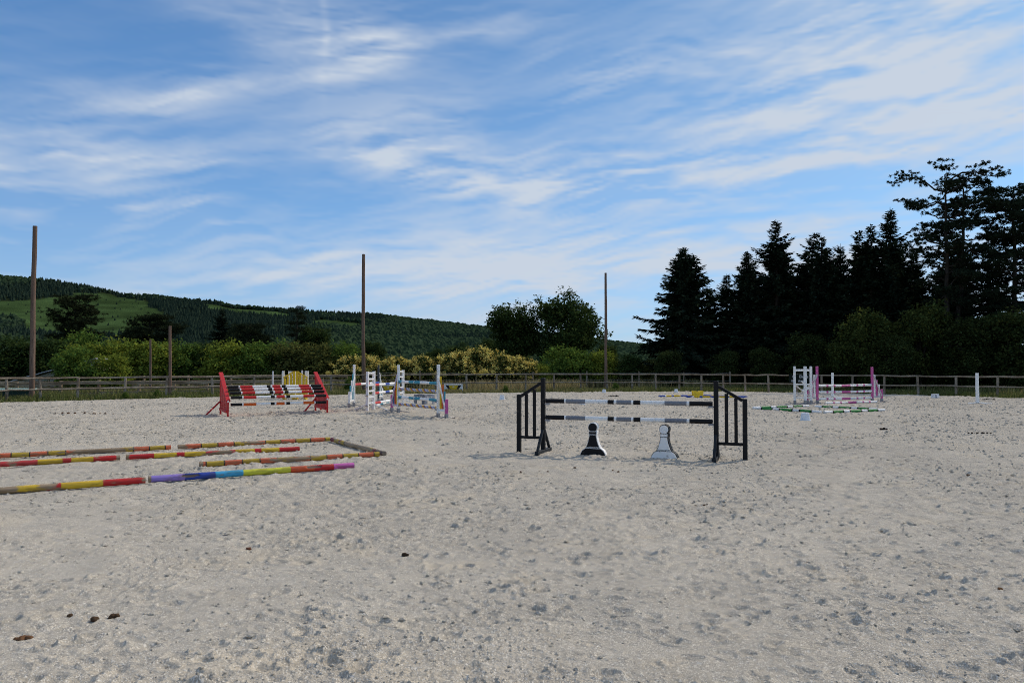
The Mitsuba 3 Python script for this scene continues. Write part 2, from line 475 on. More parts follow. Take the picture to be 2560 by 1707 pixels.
gx, gy = np.meshgrid(np.arange(-1500, 901, 8.0), np.arange(330, 1500, 8.0), indexing='ij')
hz = hill_z(gx, gy)
nx, ny = gx.shape
i, j = np.meshgrid(np.arange(nx - 1), np.arange(ny - 1), indexing='ij')
q = np.stack([i * ny + j, (i + 1) * ny + j, (i + 1) * ny + j + 1, i * ny + j + 1], -1).reshape(-1, 4)
hv = np.stack([gx, gy, hz], -1).reshape(-1, 3)
cl = cleared(hv[:, 0], hv[:, 1])
mott = meshkit.fbm(np.c_[hv[:, :2] / 30, hv[:, :1] * 0], 3, 70)[:, None]
hc = np.where(cl[:, None], vec(.042, .072, .025) * (.3 + 1.4 * mott), vec(.018, .026, .012) * (.6 + .8 * mott))
labels['hills'] = {'kind': 'structure', 'label': 'long wooded hill with a cleared green slope behind the arena'}
put('hills', (hv, np.vstack([q[:, [0, 1, 2]], q[:, [0, 2, 3]]])), 'dull_bsdf', color=hc, smooth=True)

rs = np.random.RandomState(8)
step = 5.4
tx, ty = np.meshgrid(np.arange(-1150, 640, step), np.arange(400, 1240, step), indexing='ij')
tx, ty = tx.ravel() + rs.uniform(-3.3, 3.3, tx.size), ty.ravel() + rs.uniform(-3.3, 3.3, ty.size)
ok = (np.abs(tx) / ty < .78) & ~(cleared(tx, ty) & (rs.uniform(0, 1, len(tx)) > .03)) & (tx > -.75 * ty) & (tx < .32 * ty + 60)
tx, ty = tx[ok], ty[ok]
tz = hill_z(tx, ty)
size = rs.uniform(.75, 1.25, len(tx)) * np.where(cleared(tx, ty), .45, 1)
con = (meshkit.fbm(np.c_[tx / 130, ty / 130, tx * 0], 3, 81) + .25 * np.clip((-tx - 100) / 500, -.6, .5) + rs.normal(0, .05, len(tx))) > .52
FV, FF, FC, at0 = [], [], [], 0
nc_ = con.sum()
# conifers: two ragged stacked cones each
A6 = np.arange(6) * np.pi / 3
for (zb, rb, zt) in ((0.0, 1.0, .62), (.32, .72, 1.0)):
    k = np.where(con)[0]
    Hh, Rb = 6.8 * size[k], 2.4 * size[k]
    ring = np.stack([np.cos(A6), np.sin(A6)], -1)[None] * (Rb * rb)[:, None, None] * rs.uniform(.65, 1.3, (len(k), 6, 1))
    v = np.concatenate([np.concatenate([ring, (Hh * zb)[:, None, None] + rs.uniform(-.6, .6, (len(k), 6, 1))], -1),
                        np.stack([rs.uniform(-.2, .2, len(k)), rs.uniform(-.2, .2, len(k)), Hh * zt], -1)[:, None]], 1)
    v += np.stack([tx[k], ty[k], tz[k] - .3], -1)[:, None]
    f = np.stack([np.arange(6), (np.arange(6) + 1) % 6, np.full(6, 6)], -1)
    FV.append(v.reshape(-1, 3))
    FF.append((f[None] + (np.arange(len(k)) * 7)[:, None, None] + at0).reshape(-1, 3))
    col = vec(.024, .039, .026) * rs.uniform(.88, 1.12, (len(k), 1))
    FC.append(np.repeat(col, 7, 0))
    at0 += len(k) * 7
k = np.where(~con)[0]
v = JV[None] / np.linalg.norm(JV[0]) * (rs.uniform(.72, 1.28, (len(k), len(JV), 1))) * (vec(3.3, 3.3, 3.0)[None, None] * size[k][:, None, None])
v += np.stack([tx[k], ty[k], tz[k] + 2.8 * size[k]], -1)[:, None]
FV.append(v.reshape(-1, 3))
FF.append((JF[None] + (np.arange(len(k)) * len(JV))[:, None, None] + at0).reshape(-1, 3))
FC.append(np.repeat(vec(.034, .055, .028) * rs.uniform(.85, 1.15, (len(k), 1)), len(JV), 0))
labels['forest'] = {'kind': 'stuff', 'label': 'dense dark forest covering the far hill slopes and ridge', 'category': 'forest'}
put('forest', (np.vstack(FV), np.vstack(FF)), 'needle_bsdf', color=np.vstack(FC), smooth=False)

# ------------------------------------------------------------------ trees and shrubs


def leaf_cloud(rng, C, N, per, spread, L, W, up=.3):
    m = len(C)
    P = np.repeat(C, per, 0) + rng.normal(0, 1, (m * per, 3)) * spread
    nn = unit_rows(np.repeat(N, per, 0) * .7 + vec(0, 0, up) + rng.normal(0, .6, (m * per, 3)))
    d = rng.normal(0, 1, (m * per, 3))
    d = unit_rows(d - nn * (d * nn).sum(1, keepdims=True))
    s = np.cross(nn, d)
    sz = rng.uniform(.65, 1.3, m * per)
    return rhombs(P, d, s, L * sz, W * sz)


def lobes_clusters(rng, lobes, M, shell=.5):
    c, r = np.array([l[0] for l in lobes], float), np.array([l[1] for l in lobes], float)
    w = np.array([a * b for a, b, _ in r]) ** 1.0
    k = rng.choice(len(lobes), M, p=w / w.sum())
    d = unit_rows(rng.normal(0, 1, (M, 3)))
    fr = shell + (1.08 - shell) * np.sqrt(rng.uniform(0, 1, M))
    fr *= 1 + .16 * rng.normal(0, 1, M)
    return c[k] + d * r[k] * fr[:, None], d


def tint(rng, base, m, verts=4, spread=.28, warm=.15):
    b = np.asarray(base) * np.exp(rng.normal(0, spread, (m, 1))) * (1 + rng.normal(0, warm, (m, 1)) * vec(1, .35, -.3))
    return np.repeat(np.clip(b, .002, .9), verts, 0)


def limb(rng, a, b, r0, r1, n=5, wob=.12, sides=6):
    t = np.linspace(0, 1, n)[:, None]
    L = np.linalg.norm(np.asarray(b) - a)
    p = np.asarray(a) + (np.asarray(b) - a) * t + rng.normal(0, wob * L / n, (n, 3)) * (t > 0) * (t < 1)
    return tube(p, r0 + (r1 - r0) * t[:, 0], sides)


PROTO = {}


def proto(name, parts):
    """A kind of plant, built once: (part name, mesh, bsdf, colours)."""
    PROTO[name] = [(pn, mikit.ply(m, b, smooth=False, **({} if c is None else {'color': c}))) for pn, m, b, c in parts]


def plant(kind, name, x, y, sc, rot, label, cat, group=None, sx=1.0, z=0.0):
    key = thing(name, label, cat, group)
    m = T().translate([x, y, z]).rotate([0, 0, 1], rot).scale([sc * sx, sc * sx, sc])
    for pn, d in PROTO[kind]:
        scene[f'{key}__{pn}'] = {**d, 'to_world': m}
    return key


def make_shrub(name, seed, base, dead=0.0, L=.20, M=420, per=17, hgt=3.0, wid=1.7):
    rng = np.random.RandomState(seed)
    lobes = []
    for _ in range(9):
        a, rr = rng.uniform(0, 2 * np.pi), wid * .62 * math.sqrt(rng.uniform())
        h = hgt * rng.uniform(.28, .74)
        lobes.append(((rr * math.cos(a), rr * math.sin(a), h), (wid * rng.uniform(.36, .55), wid * rng.uniform(.36, .55), hgt * rng.uniform(.20, .30))))
    lobes.append(((0, 0, hgt * .35), (wid * .9, wid * .9, hgt * .35)))
    C, N = lobes_clusters(rng, lobes, M)
    # sprigs that stick out of the top
    nt = 60
    a = rng.uniform(0, 2 * np.pi, nt)
    C2 = np.stack([np.cos(a), np.sin(a)], -1) * (wid * .75 * np.sqrt(rng.uniform(0, 1, nt)))[:, None]
    C2 = np.c_[C2, hgt * (.86 + .22 * rng.uniform(0, 1, nt) - .25 * (C2 ** 2).sum(1) / wid ** 2)]
    C, N = np.vstack([C, C2]), np.vstack([N, np.tile([0, 0, 1.0], (nt, 1))])
    ok = C[:, 2] > .05
    C, N = C[ok], N[ok]
    m = leaf_cloud(rng, C, N, per, .15, L, L * .55)
    st = join([limb(rng, vec(rng.uniform(-.2, .2), rng.uniform(-.2, .2), -.1), np.asarray(l[0]), .05, .015) for l in lobes])
    proto(name, [('foliage', m, 'leaf_bsdf', tint(rng, base, len(m[0]) // 4)), ('stem', st, 'bark_bsdf', None)])


def make_flowering(name, seed):
    rng = np.random.RandomState(seed)
    lobes = []
    for _ in range(18):
        a, rr = rng.uniform(0, 2 * np.pi), 1.3 * math.sqrt(rng.uniform())
        lobes.append(((rr * math.cos(a), rr * math.sin(a), rng.uniform(.6, 2.1 - .35 * rr)), (rng.uniform(.36, .55), rng.uniform(.36, .55), rng.uniform(.34, .48))))
    lobes.append(((0, 0, .9), (1.5, 1.5, .95)))
    C, N = lobes_clusters(rng, lobes, 430)
    ok = C[:, 2] > .05
    C, N = C[ok], N[ok]
    m = leaf_cloud(rng, C, N, 14, .16, .20, .10)
    B, BN = lobes_clusters(rng, lobes, 420, 1.0)
    B += BN * .03
    ok = (B[:, 2] > .55) & (BN[:, 2] > -.15)
    B, BN = B[ok], BN[ok]
    b = leaf_cloud(rng, B, BN, 40, .085, .12, .055, up=.6)
    bc = tint(rng, (.80, .62, .18), len(b[0]) // 4, spread=.25, warm=.12)
    st = join([limb(rng, vec(rng.uniform(-.2, .2), rng.uniform(-.2, .2), -.1), np.asarray(l[0]), .05, .015) for l in lobes])
    proto(name, [('foliage', m, 'leaf_bsdf', tint(rng, (.05, .068, .02), len(m[0]) // 4)), ('blossom', b, 'leaf_bsdf', bc), ('stem', st, 'bark_bsdf', None)])


def make_broadleaf(name, seed, hgt, wid, base, trunk_h=.24, M=640, per=20, L=.27, nl=15, round_=.5):
    rng = np.random.RandomState(seed)
    lobes, limbs = [], []
    top = vec(rng.uniform(-.2, .2), rng.uniform(-.2, .2), hgt * .62)
    limbs.append(tube(np.array([[0, 0, -.2], [.05, .03, hgt * .2], [.1, -.05, hgt * .42], top]), [.30, .24, .17, .06], 8))
    for n_ in range(nl):
        a = n_ * 2.4 + rng.uniform(-.4, .4)
        h = hgt * rng.uniform(trunk_h + .1, .88)
        rmax = wid * math.sqrt(max(.05, 1 - ((h / hgt - .5) / .52) ** 2)) * .72
        rr = rmax * rng.uniform(.35, 1.0)
        c = vec(rr * math.cos(a), rr * math.sin(a), h)
        lobes.append((c, (wid * rng.uniform(.26, .42), wid * rng.uniform(.26, .42), hgt * rng.uniform(.09, .15))))
        limbs.append(limb(rng, vec(.05, 0, hgt * rng.uniform(.18, .5)), c, .10, .025))
    C, N = lobes_clusters(rng, lobes, M)
    # twigs reaching out of the outline
    B, BN = lobes_clusters(rng, lobes, 90, 1.1)
    C, N = np.vstack([C, B]), np.vstack([N, BN])
    if trunk_h < .1:  # bushes carry loose sprigs above their outline
        ns = 70
        a = rng.uniform(0, 2 * np.pi, ns)
        rr = wid * np.sqrt(rng.uniform(0, 1, ns)) * .9
        top_z = hgt * (.98 - .55 * (rr / wid) ** 2) * (.72 + .36 * meshkit.noise(np.c_[np.cos(a) * rr, np.sin(a) * rr, np.full(ns, seed)] * .9, 7))
        C = np.vstack([C, np.c_[np.cos(a) * rr, np.sin(a) * rr, top_z + rng.uniform(0, .5, ns)]])
        N = np.vstack([N, np.tile([0, 0, 1.0], (ns, 1))])
    ok = C[:, 2] > hgt * trunk_h * .6
    C, N = C[ok], N[ok]
    m = leaf_cloud(rng, C, N, per, .22, L, L * .6)
    proto(name, [('crown', m, 'leaf_bsdf', tint(rng, base, len(m[0]) // 4)), ('trunk', join(limbs), 'bark_bsdf', None)])


def make_fir(name, seed, H, R, z0=.6, gap=.36, dens=1.0, lean=0.0, base=(.025, .038, .022), rag=.35, up_tip=.35, tw=.42, power=.85, stray=.10, nb=(4, 5, 6)):
    rng = np.random.RandomState(seed)
    trunk = np.array([[0, 0, -.2], [.0, 0, H * .5], [lean * .4, 0, H * .85], [lean, 0, H]])
    tr = tube(trunk, [.22, .13, .05, .012], 7)
    P, Dd, S, LL, br = [], [], [], [], []
    z = z0
    while z < H * .985:
        f = z / H
        n_ = int(rng.choice(nb)) if f < .9 else 4
        ph = rng.uniform(0, 6.28)
        for b in range(n_):
            a = ph + b * 6.283 / n_ + rng.uniform(-.35, .35)
            L = (R * (1 - f) ** power + .16) * rng.uniform(1 - rag, 1 + rag * .6)
            if f > .45 and rng.uniform() < stray:
                L *= 1.55
            e0 = -.20 + .95 * max(0, f - .45) + rng.normal(0, .16)
            if rng.uniform() < .16:
                continue
            m = max(4, int(L / .075 * dens))
            t = np.linspace(.06, 1, m)
            dirh = vec(math.cos(a), math.sin(a), 0)
            tipz = L * (e0 * t - .20 * t + up_tip * .9 * t ** 2.2)
            base_x = np.interp(z, trunk[:, 2], trunk[:, 0])
            pts = vec(base_x, 0, z) + dirh * (L * t)[:, None] + np.c_[t * 0, t * 0, tipz]
            tan = unit_rows(np.gradient(pts, axis=0))
            br.append(tube(pts[[0, m // 2, m - 1]], [.026, .016, .006], 3, caps=False))
            side = np.cross(tan, vec(0, 0, 1))
            side = unit_rows(side)
            for sg in (-1, 1, 0):
                w = rng.uniform(.5, .85, m)[:, None] if sg else rng.uniform(-.5, .5, m)[:, None]
                dd = unit_rows(tan * .75 + side * (sg if sg else 1) * w + np.c_[np.zeros((m, 2)), rng.normal(-.16 if sg else -.55, .2, m)])
                ln = tw * (1.15 - .6 * t) * rng.uniform(.6, 1.25, m) * min(1, .45 + L / 2.2)
                P.append(pts + dd * ln[:, None] * .5)
                Dd.append(dd)
                nrm = unit_rows(np.cross(dd, side) + rng.normal(0, .35, (m, 3)))
                S.append(unit_rows(np.cross(nrm, dd)))
                LL.append(ln)
        z += gap * rng.uniform(.8, 1.2) * (1 - .35 * f)
    # leader
    P, Dd, S, LL = np.vstack(P), np.vstack(Dd), np.vstack(S), np.concatenate(LL)
    m = rhombs(P, Dd, S, LL, LL * .30 + .03)
    proto(name, [('crown', m, 'needle_bsdf', tint(rng, base, len(P), spread=.2, warm=.1)), ('trunk', join([tr] + br), 'bark_bsdf', None)])


def make_pine(name, seed, H, crown_z, Lmax, lean=(0, 0), n_br=46, base=(.024, .034, .019), pad=.36, topflat=.75, tufts=1.0, rise=.10):
    rng = np.random.RandomState(seed)
    zs = np.linspace(-.2, H * .985, 9)
    wob = rng.normal(0, .10, (9, 2)).cumsum(0) * .5
    tr = np.c_[wob + np.outer((zs / H).clip(0) ** 1.5, lean), zs]
    tr[0, :2] = 0
    parts_ = [tube(tr, np.linspace(.24, .045, 9), 8)]
    C, N = [], []
    for b in range(n_br):
        f = (b + rng.uniform(0, .8)) / n_br
        z = crown_z + (H - crown_z) * f
        a = b * 2.4 + rng.normal(0, .5)
        prof = (.45 + .55 * min(1, f / .45)) if f < topflat else math.sqrt(max(.12, 1 - ((f - topflat) / (1.06 - topflat)) ** 2))
        L = Lmax * prof * rng.uniform(.5, 1.12)
        o = np.array([np.interp(z, zs, tr[:, 0]), np.interp(z, zs, tr[:, 1]), z])
        dirh = vec(math.cos(a), math.sin(a), 0)
        sl = rng.normal(rise, .13) + (.16 if f > .85 else 0)
        t = np.linspace(0, 1, 6)
        pts = o + dirh * (L * t)[:, None] + np.c_[t * 0, t * 0, L * (sl * t + .12 * np.sin(t * 5 + b))]
        pts[1:-1] += rng.normal(0, .05 * L, (4, 3)) * [1, 1, .5]
        parts_.append(tube(pts, np.linspace(.05, .014, 6) * (.7 + .2 * L), 4, caps=False))
        sub = max(3, int(L * 4.6))
        for s_ in range(sub):
            ts = rng.uniform(.35, 1.0)
            p = np.array([np.interp(ts, t, pts[:, k]) for k in range(3)])
            da = a + rng.choice([-1, 1]) * rng.uniform(.4, 1.2)
            sl_ = L * rng.uniform(.12, .34)
            e = p + vec(math.cos(da), math.sin(da), rng.uniform(0, .45)) * sl_
            parts_.append(tube(np.array([p, e]), [.018, .008], 3, caps=False))
            for _ in range(int(rng.choice([4, 5, 6]))):
                C.append(e + rng.normal(0, .30, 3) * [1, 1, .24] * (pad / .3))
        for _ in range(5):
            C.append(pts[-1] + rng.normal(0, .26, 3) * [1, 1, .24])
    C = np.array(C)
    per = int(28 * tufts)
    m = len(C)
    d = unit_rows(rng.normal(0, 1, (m * per, 3)) + vec(0, 0, .45))
    cc = np.repeat(C, per, 0)
    ln = .78 * pad * rng.uniform(.45, 1.0, m * per)
    P = cc + d * (ln * .55)[:, None] * vec(1, 1, .7)
    s = unit_rows(np.cross(d, rng.normal(0, 1, (m * per, 3))))
    mesh = rhombs(P, d, s, ln, .042)
    proto(name, [('crown', mesh, 'needle_bsdf', tint(rng, base, m * per, spread=.22, warm=.1)), ('trunk', join(parts_), 'bark_bsdf', None)])


GREEN, YGREEN, DARK, BROWNISH = (.098, .155, .030), (.175, .215, .034), (.042, .068, .020), (.105, .115, .034)
for n_, (col) in enumerate((YGREEN, GREEN, DARK, BROWNISH)):
    for v_ in range(2):
        make_shrub(f'shrub_{n_}{v_}', 100 + n_ * 10 + v_, col)
make_flowering('flowering_0', 201)
make_flowering('flowering_1', 202)
make_broadleaf('oak_0', 301, 8.9, 3.7, (.045, .070, .020), nl=19, M=760)
make_broadleaf('oak_1', 302, 7.9, 2.7, (.045, .068, .020), nl=14, M=560)
make_broadleaf('bush_tree_0', 303, 6.2, 3.0, (.060, .078, .022), trunk_h=.05, nl=11, M=640, L=.24)
make_broadleaf('bush_tree_1', 304, 6.2, 2.6, (.045, .062, .020), trunk_h=.05, nl=16, M=560, L=.24)
make_fir('cedar_0', 401, 10.9, 5.0, gap=.28, dens=1.1, rag=.34, stray=.05, nb=(6, 7, 8), up_tip=.26, tw=.66, power=.92)
make_fir('fir_0', 402, 12.8, 5.0, gap=.30, dens=1.1, tw=.55, power=1.2)
make_fir('fir_1', 403, 12.2, 4.6, gap=.30, rag=.42, tw=.55, dens=1.1, power=1.2)
make_fir('fir_2', 404, 12.0, 4.5, gap=.34, rag=.5, lean=.9, tw=.55, dens=1.1, power=1.1)
make_fir('fir_3', 405, 13.4, 4.8, gap=.30, rag=.45, up_tip=.55, tw=.55, dens=1.1, power=1.25)
make_pine('pine_0', 502, 14.5, 5.6, 3.0, lean=(-.2, 0), n_br=34, topflat=.93, pad=.27, rise=.02)
make_pine('pine_1', 506, 13.9, 4.6, 2.2, lean=(1.3, 0), n_br=38, topflat=.9, pad=.30, rise=.02)
make_pine('pine_2', 503, 13.8, 3.2, 3.2, lean=(.3, 0), n_br=58, topflat=.75, pad=.32)
make_pine('pine_5', 506, 9.2, 3.4, 1.5, n_br=15, pad=.4, base=(.028, .034, .016))
make_pine('pine_3', 504, 9.2, 1.4, 2.3, n_br=46, pad=.5, topflat=.62, base=(.028, .034, .016))
make_pine('pine_4', 505, 7.2, 2.2, 3.0, n_br=40, pad=.5, topflat=.5, base=(.026, .034, .016))

# the tall conifers at the edge of the wood
plant('cedar_0', 'cedar_tree', 13.6, 61.5, 1.0, 20, 'broad dark cedar with drooping boughs at the open end of the conifer row', 'tree')
FIRS = [('fir_1', 18.3, 61.0, .86, 10, 'short dark fir just beside the broad cedar'),
        ('fir_0', 20.3, 60.0, 1.0, 70, 'fir with a thin forked spire, second beyond the cedar'),
        ('fir_2', 22.6, 60.5, .99, 0, 'dark fir with its top bent over sideways'),
        ('fir_1', 23.3, 58.8, .93, 140, 'narrow fir just beyond the bent topped one'),
        ('fir_3', 24.6, 58.5, .80, 50, 'fir with a blunt ragged top in the middle of the row'),
        ('fir_1', 25.7, 57.8, .95, 220, 'slim fir half hidden between two taller spires'),
        ('fir_0', 26.2, 57.0, .93, 300, 'dark fir with a pointed spire before the tallest one'),
        ('fir_3', 27.3, 56.3, .97, 120, 'tallest fir of the row, with upswept top branches'),
        ('fir_2', 28.8, 57.5, .86, 180, 'ragged fir between the tallest fir and the pines'),
        ('fir_0', 30.6, 59.5, .80, 30, 'dark fir standing behind the tall pine trunks'),
        ('fir_1', 33.5, 60.0, .84, 80, 'dense fir behind the pines at the edge of the view')]
FIRS += [('fir_1', 19.2, 63.0, .74, 130, 'dark fir filling the row between the short fir and the forked one'), ('fir_3', 21.6, 63.5, .82, 60, 'dark fir just behind the bent topped fir'), ('fir_2', 24.1, 62.0, .84, 250, 'dark fir behind the narrow fir'),
         ('fir_1', 27.8, 60.5, .84, 190, 'dark fir behind the pointed spire'), ('fir_0', 17.3, 63.0, .70, 10, 'dark fir filling the low gap after the cedar'),
         ('fir_3', 16.3, 64.5, .60, 40, 'short dark fir filling the gap beside the broad cedar'), ('fir_2', 15.0, 66.0, .40, 100, 'small dark fir behind the cedar'),
         ('fir_1', 29.8, 54.5, .70, 70, 'shorter dark fir between the trunks of the tall pines'), ('fir_3', 31.6, 55.5, .66, 170, 'shorter dark fir just behind the slanting pine trunk'), ('fir_2', 34.0, 55.0, .72, 210, 'shorter dark fir behind the layered pine'),
         ('fir_1', 20.0, 66.0, .90, 200, 'dark fir in the second row, behind the gap after the cedar'), ('fir_3', 23.0, 66.5, .86, 20, 'dark fir in the second row behind the bent topped fir'),
         ('fir_0', 26.4, 65.5, .90, 130, 'dark fir in the second row behind the blunt topped fir'), ('fir_1', 29.6, 65.0, .95, 10, 'dark fir in the second row behind the tallest fir'),
         ('fir_2', 32.5, 65.5, .95, 60, 'dark fir in the second row behind the pines'), ('fir_0', 36.5, 64.0, .95, 250, 'dark fir in the second row at the edge of the view')]
for kd, x, y, sc, rot, lb in FIRS:
    plant(kd, 'fir_tree', x, y, sc, rot, lb, 'tree', sx=1.35 if y > 61.5 else 1.12)
plant('pine_0', 'pine_tree', 28.9, 52.0, 1.0, 0, 'tall pine with a flat spreading crown and bare straight trunk', 'tree', sx=.92)
plant('pine_1', 'pine_tree', 30.0, 52.6, 1.0, 40, 'tall pine with a slender slanting trunk', 'tree')
plant('pine_2', 'pine_tree', 33.2, 52.0, .96, 0, 'bushy layered pine cut off by the edge of the view', 'tree')
plant('pine_2', 'pine_tree', 36.2, 54.0, .95, 120, 'layered pine standing mostly outside the view', 'tree')

BUSHES = [('bush_tree_0', 22.6, 50.4, .84, 0, 'green leafy bush in front of the pines, with light tips'),
          ('bush_tree_0', 24.3, 51.2, .76, 140, 'rounded leafy bush below the tallest fir'),
          ('bush_tree_1', 23.3, 48.6, .56, 40, 'low leafy bush in front of the light tipped one'),
          ('bush_tree_0', 26.2, 50.6, .90, 255, 'tallest leafy bush before the pine with the bare trunk'),
          ('bush_tree_1', 28.2, 49.0, .74, 60, 'dark leafy bush below the pine with the bare trunk'),
          ('bush_tree_1', 30.6, 47.6, .78, 200, 'dark leafy bush near the edge of the view'),
          ('bush_tree_0', 33.0, 46.5, .80, 280, 'dark bush partly outside the view by the fence'),
          ('bush_tree_1', 20.2, 53.5, .60, 90, 'low dark bush at the foot of the firs'),
          ('bush_tree_1', 17.6, 54.5, .45, 190, 'small dark bush below the fork topped fir'),
          ('bush_tree_1', 15.0, 55.5, .42, 20, 'small round dark bush at the foot of the cedar'),
          ('bush_tree_1', 11.4, 56.5, .42, 260, 'brownish low bush beside the foot of the cedar')]
for kd, x, y, sc, rot, lb in BUSHES:
    plant(kd, 'leafy_bush', x, y, sc, rot, lb, 'bush', sx=.86 if kd == 'bush_tree_0' else 1.1)

# broadleaf pair in the middle
plant('oak_0', 'oak_tree', 5.3, 75.0, 1.0, 30, 'large round oak, the taller of the pair', 'tree')
plant('oak_1', 'oak_tree', .15, 75.5, 1.0, 0, 'smaller oak joined to the larger one', 'tree')

SHRUBS = [  # kind, x, y, height scale, width factor, rotation, label
    ('shrub_11', 3.9, 60.0, .92, 1.15, 0, 'bright green shrub below the large oak'),
    ('shrub_10', 5.6, 61.0, .80, 1.0, 80, 'green shrub between the bright shrub and the third tall pole'),
    ('shrub_00', 7.0, 60.5, .84, .9, 20, 'yellowish shrub right behind the third tall pole'),
    ('shrub_21', 8.9, 60.5, .74, 1.2, 120, 'dark low shrub just past the third tall pole'),
    ('shrub_31', 10.8, 60.0, .62, 1.2, 190, 'brownish dark shrub near the cedar'),
    ('shrub_01', 2.2, 58.0, .50, .9, 40, 'small yellow green shrub at the end of the flowering hedge'),
    ('shrub_20', -37.2, 58.0, 1.15, 1.3, 0, 'dark leafy shrub at the outer end of the hedge'),
    ('shrub_21', -34.6, 59.0, 1.1, 1.1, 60, 'dark shrub right behind the nearest tall pole'),
    ('shrub_11', -33.4, 61.0, 1.3, .9, 110, 'green shrub with a light upright top by the nearest tall pole'),
    ('shrub_00', -31.0, 57.0, .98, 1.1, 30, 'yellow green shrub above the low shed roof'),
    ('shrub_01', -28.6, 57.5, 1.06, 1.1, 75, 'wide yellow green shrub next to the shed'),
    ('shrub_00', -26.2, 57.5, 1.05, 1.1, 200, 'yellow green shrub in the middle of the tall hedge'),
    ('shrub_11', -24.6, 58.5, 1.02, 1.0, 10, 'mid green shrub behind the shorter short pole'),
    ('shrub_21', -22.8, 59.0, 1.0, 1.0, 150, 'dark shrub between the two short poles and the hedge end'),
    ('shrub_01', -20.9, 57.5, 1.02, 1.1, 300, 'yellow green shrub just past the taller short pole'),
    ('shrub_11', -18.9, 58.0, 1.0, 1.1, 240, 'leafy green shrub behind the red jump stand'),
    ('shrub_30', -16.8, 58.5, 1.0, 1.1, 0, 'brownish green shrub above the striped poles of the red jump'),
    ('shrub_31', -14.6, 58.5, .98, 1.1, 90, 'brownish shrub with pale flower heads behind the yellow gate'),
    ('shrub_11', -26.1, 46.9, .82, 1.0, 130, 'green shrub growing over the high end of the shelter'),
    ('shrub_00', -24.3, 47.6, .70, 1.1, 15, 'yellow green shrub just past the shelter'),
    ('shrub_30', -23.6, 60.5, .95, 1.2, 70, 'dull green shrub filling the hedge behind the short poles'),
    ('shrub_11', -29.9, 60.0, 1.05, 1.1, 160, 'mid green shrub filling the hedge behind the shelter roof'),
    ('shrub_10', -17.8, 60.5, 1.05, 1.1, 200, 'tall green shrub in the hedge behind the brownish one'),
    ('shrub_10', -12.6, 59.5, 1.02, 1.0, 270, 'fresh green shrub where the flowering hedge begins')]
for kd, x, y, sc, sx, rot, lb in SHRUBS:
    plant(kd, 'shrub', x, y, sc, rot, lb, 'shrub', sx=sx)
FLOWER = [(-12.0, 57.5, .98, 0), (-10.2, 58.0, 1.0, 50), (-8.5, 58.0, .95, 130), (-6.9, 58.5, .98, 200), (-5.3, 58.8, .98, 280), (-3.8, 58.8, 1.12, 20), (-2.2, 58.5, 1.26, 90),
          (-.7, 58.6, 1.02, 180), (.6, 58.6, .95, 240), (1.7, 58.8, .62, 300)]
FLB = ['first cream flowering shrub of the hedge, next to a green shrub', 'cream flowering shrub behind the teal and white stand', 'cream flowering shrub right behind the second tall pole',
       'flowering shrub behind the white ladder stand', 'flowering shrub behind the inner post of the rainbow stand', 'flowering shrub above the twisted stripe poles',
       'tallest cream flowering shrub, behind the outer rainbow stand', 'flowering shrub just past the tallest one', 'flowering shrub third from the end of the hedge row', 'lowest flowering shrub at the end of the row']
for i_, ((x, y, sc, rot), lb) in enumerate(zip(FLOWER, FLB)):
    plant(f'flowering_{i_ % 2}', 'flowering_shrub', x, y, sc, rot, lb, 'flowering shrub')

# trees between hedge and hill
plant('pine_3', 'pine_tree', -50.5, 90.0, 1.0, 0, 'scraggy dark pine against the cleared green slope', 'tree')
plant('pine_4', 'pine_tree', -43.8, 95.0, 1.0, 0, 'umbrella shaped pine behind the two short poles', 'tree')
plant('fir_0', 'fir_tree', -35.2, 95.0, .66, 0, 'lone conical fir rising above the hedge before the hill', 'tree', sx=1.3)
plant('pine_4', 'pine_tree', -31.0, 92.0, .84, 90, 'brownish pine beside the lone fir', 'tree')
plant('oak_1', 'oak_tree', -22.3, 88.0, .80, 60, 'rounded dark oak above the yellow gate', 'tree')
plant('pine_5', 'pine_tree', -23.9, 87.0, .86, 200, 'thin sparse tree with bare branches beside the dark oak', 'tree', sx=.9)
MID = [('oak_1', -15.0, 84.0, .56, 20, 'pale green round tree behind the second tall pole'), ('oak_0', -5.6, 84.0, .46, 0, 'low dark tree behind the flowering hedge'),
       ('oak_1', -8.6, 86.0, .46, 150, 'low tree just past the second tall pole'), ('oak_1', -2.8, 85.0, .60, 80, 'dark tree at the foot of the smaller oak'),
       ('oak_1', -57.5, 84.0, .62, 45, 'dark leafy tree at the outer edge of the view'), ('oak_0', -38.5, 88.0, .44, 10, 'low dark tree between the umbrella pine and the lone fir'),
       ('oak_0', -27.4, 86.0, .46, 70, 'low tree beside the sparse bare tree'), ('oak_1', -18.5, 86.0, .52, 200, 'low green tree between the dark oak and the second pole'),
       ('oak_0', -46.5, 86.0, .42, 90, 'low dark tree under the scraggy pine'), ('oak_1', 9.6, 80.0, .50, 30, 'low dark tree between the large oak and the cedar')]
for kd, x, y, sc, rot, lb in MID:
    plant(kd, 'leafy_tree', x, y, sc, rot, lb, 'tree')

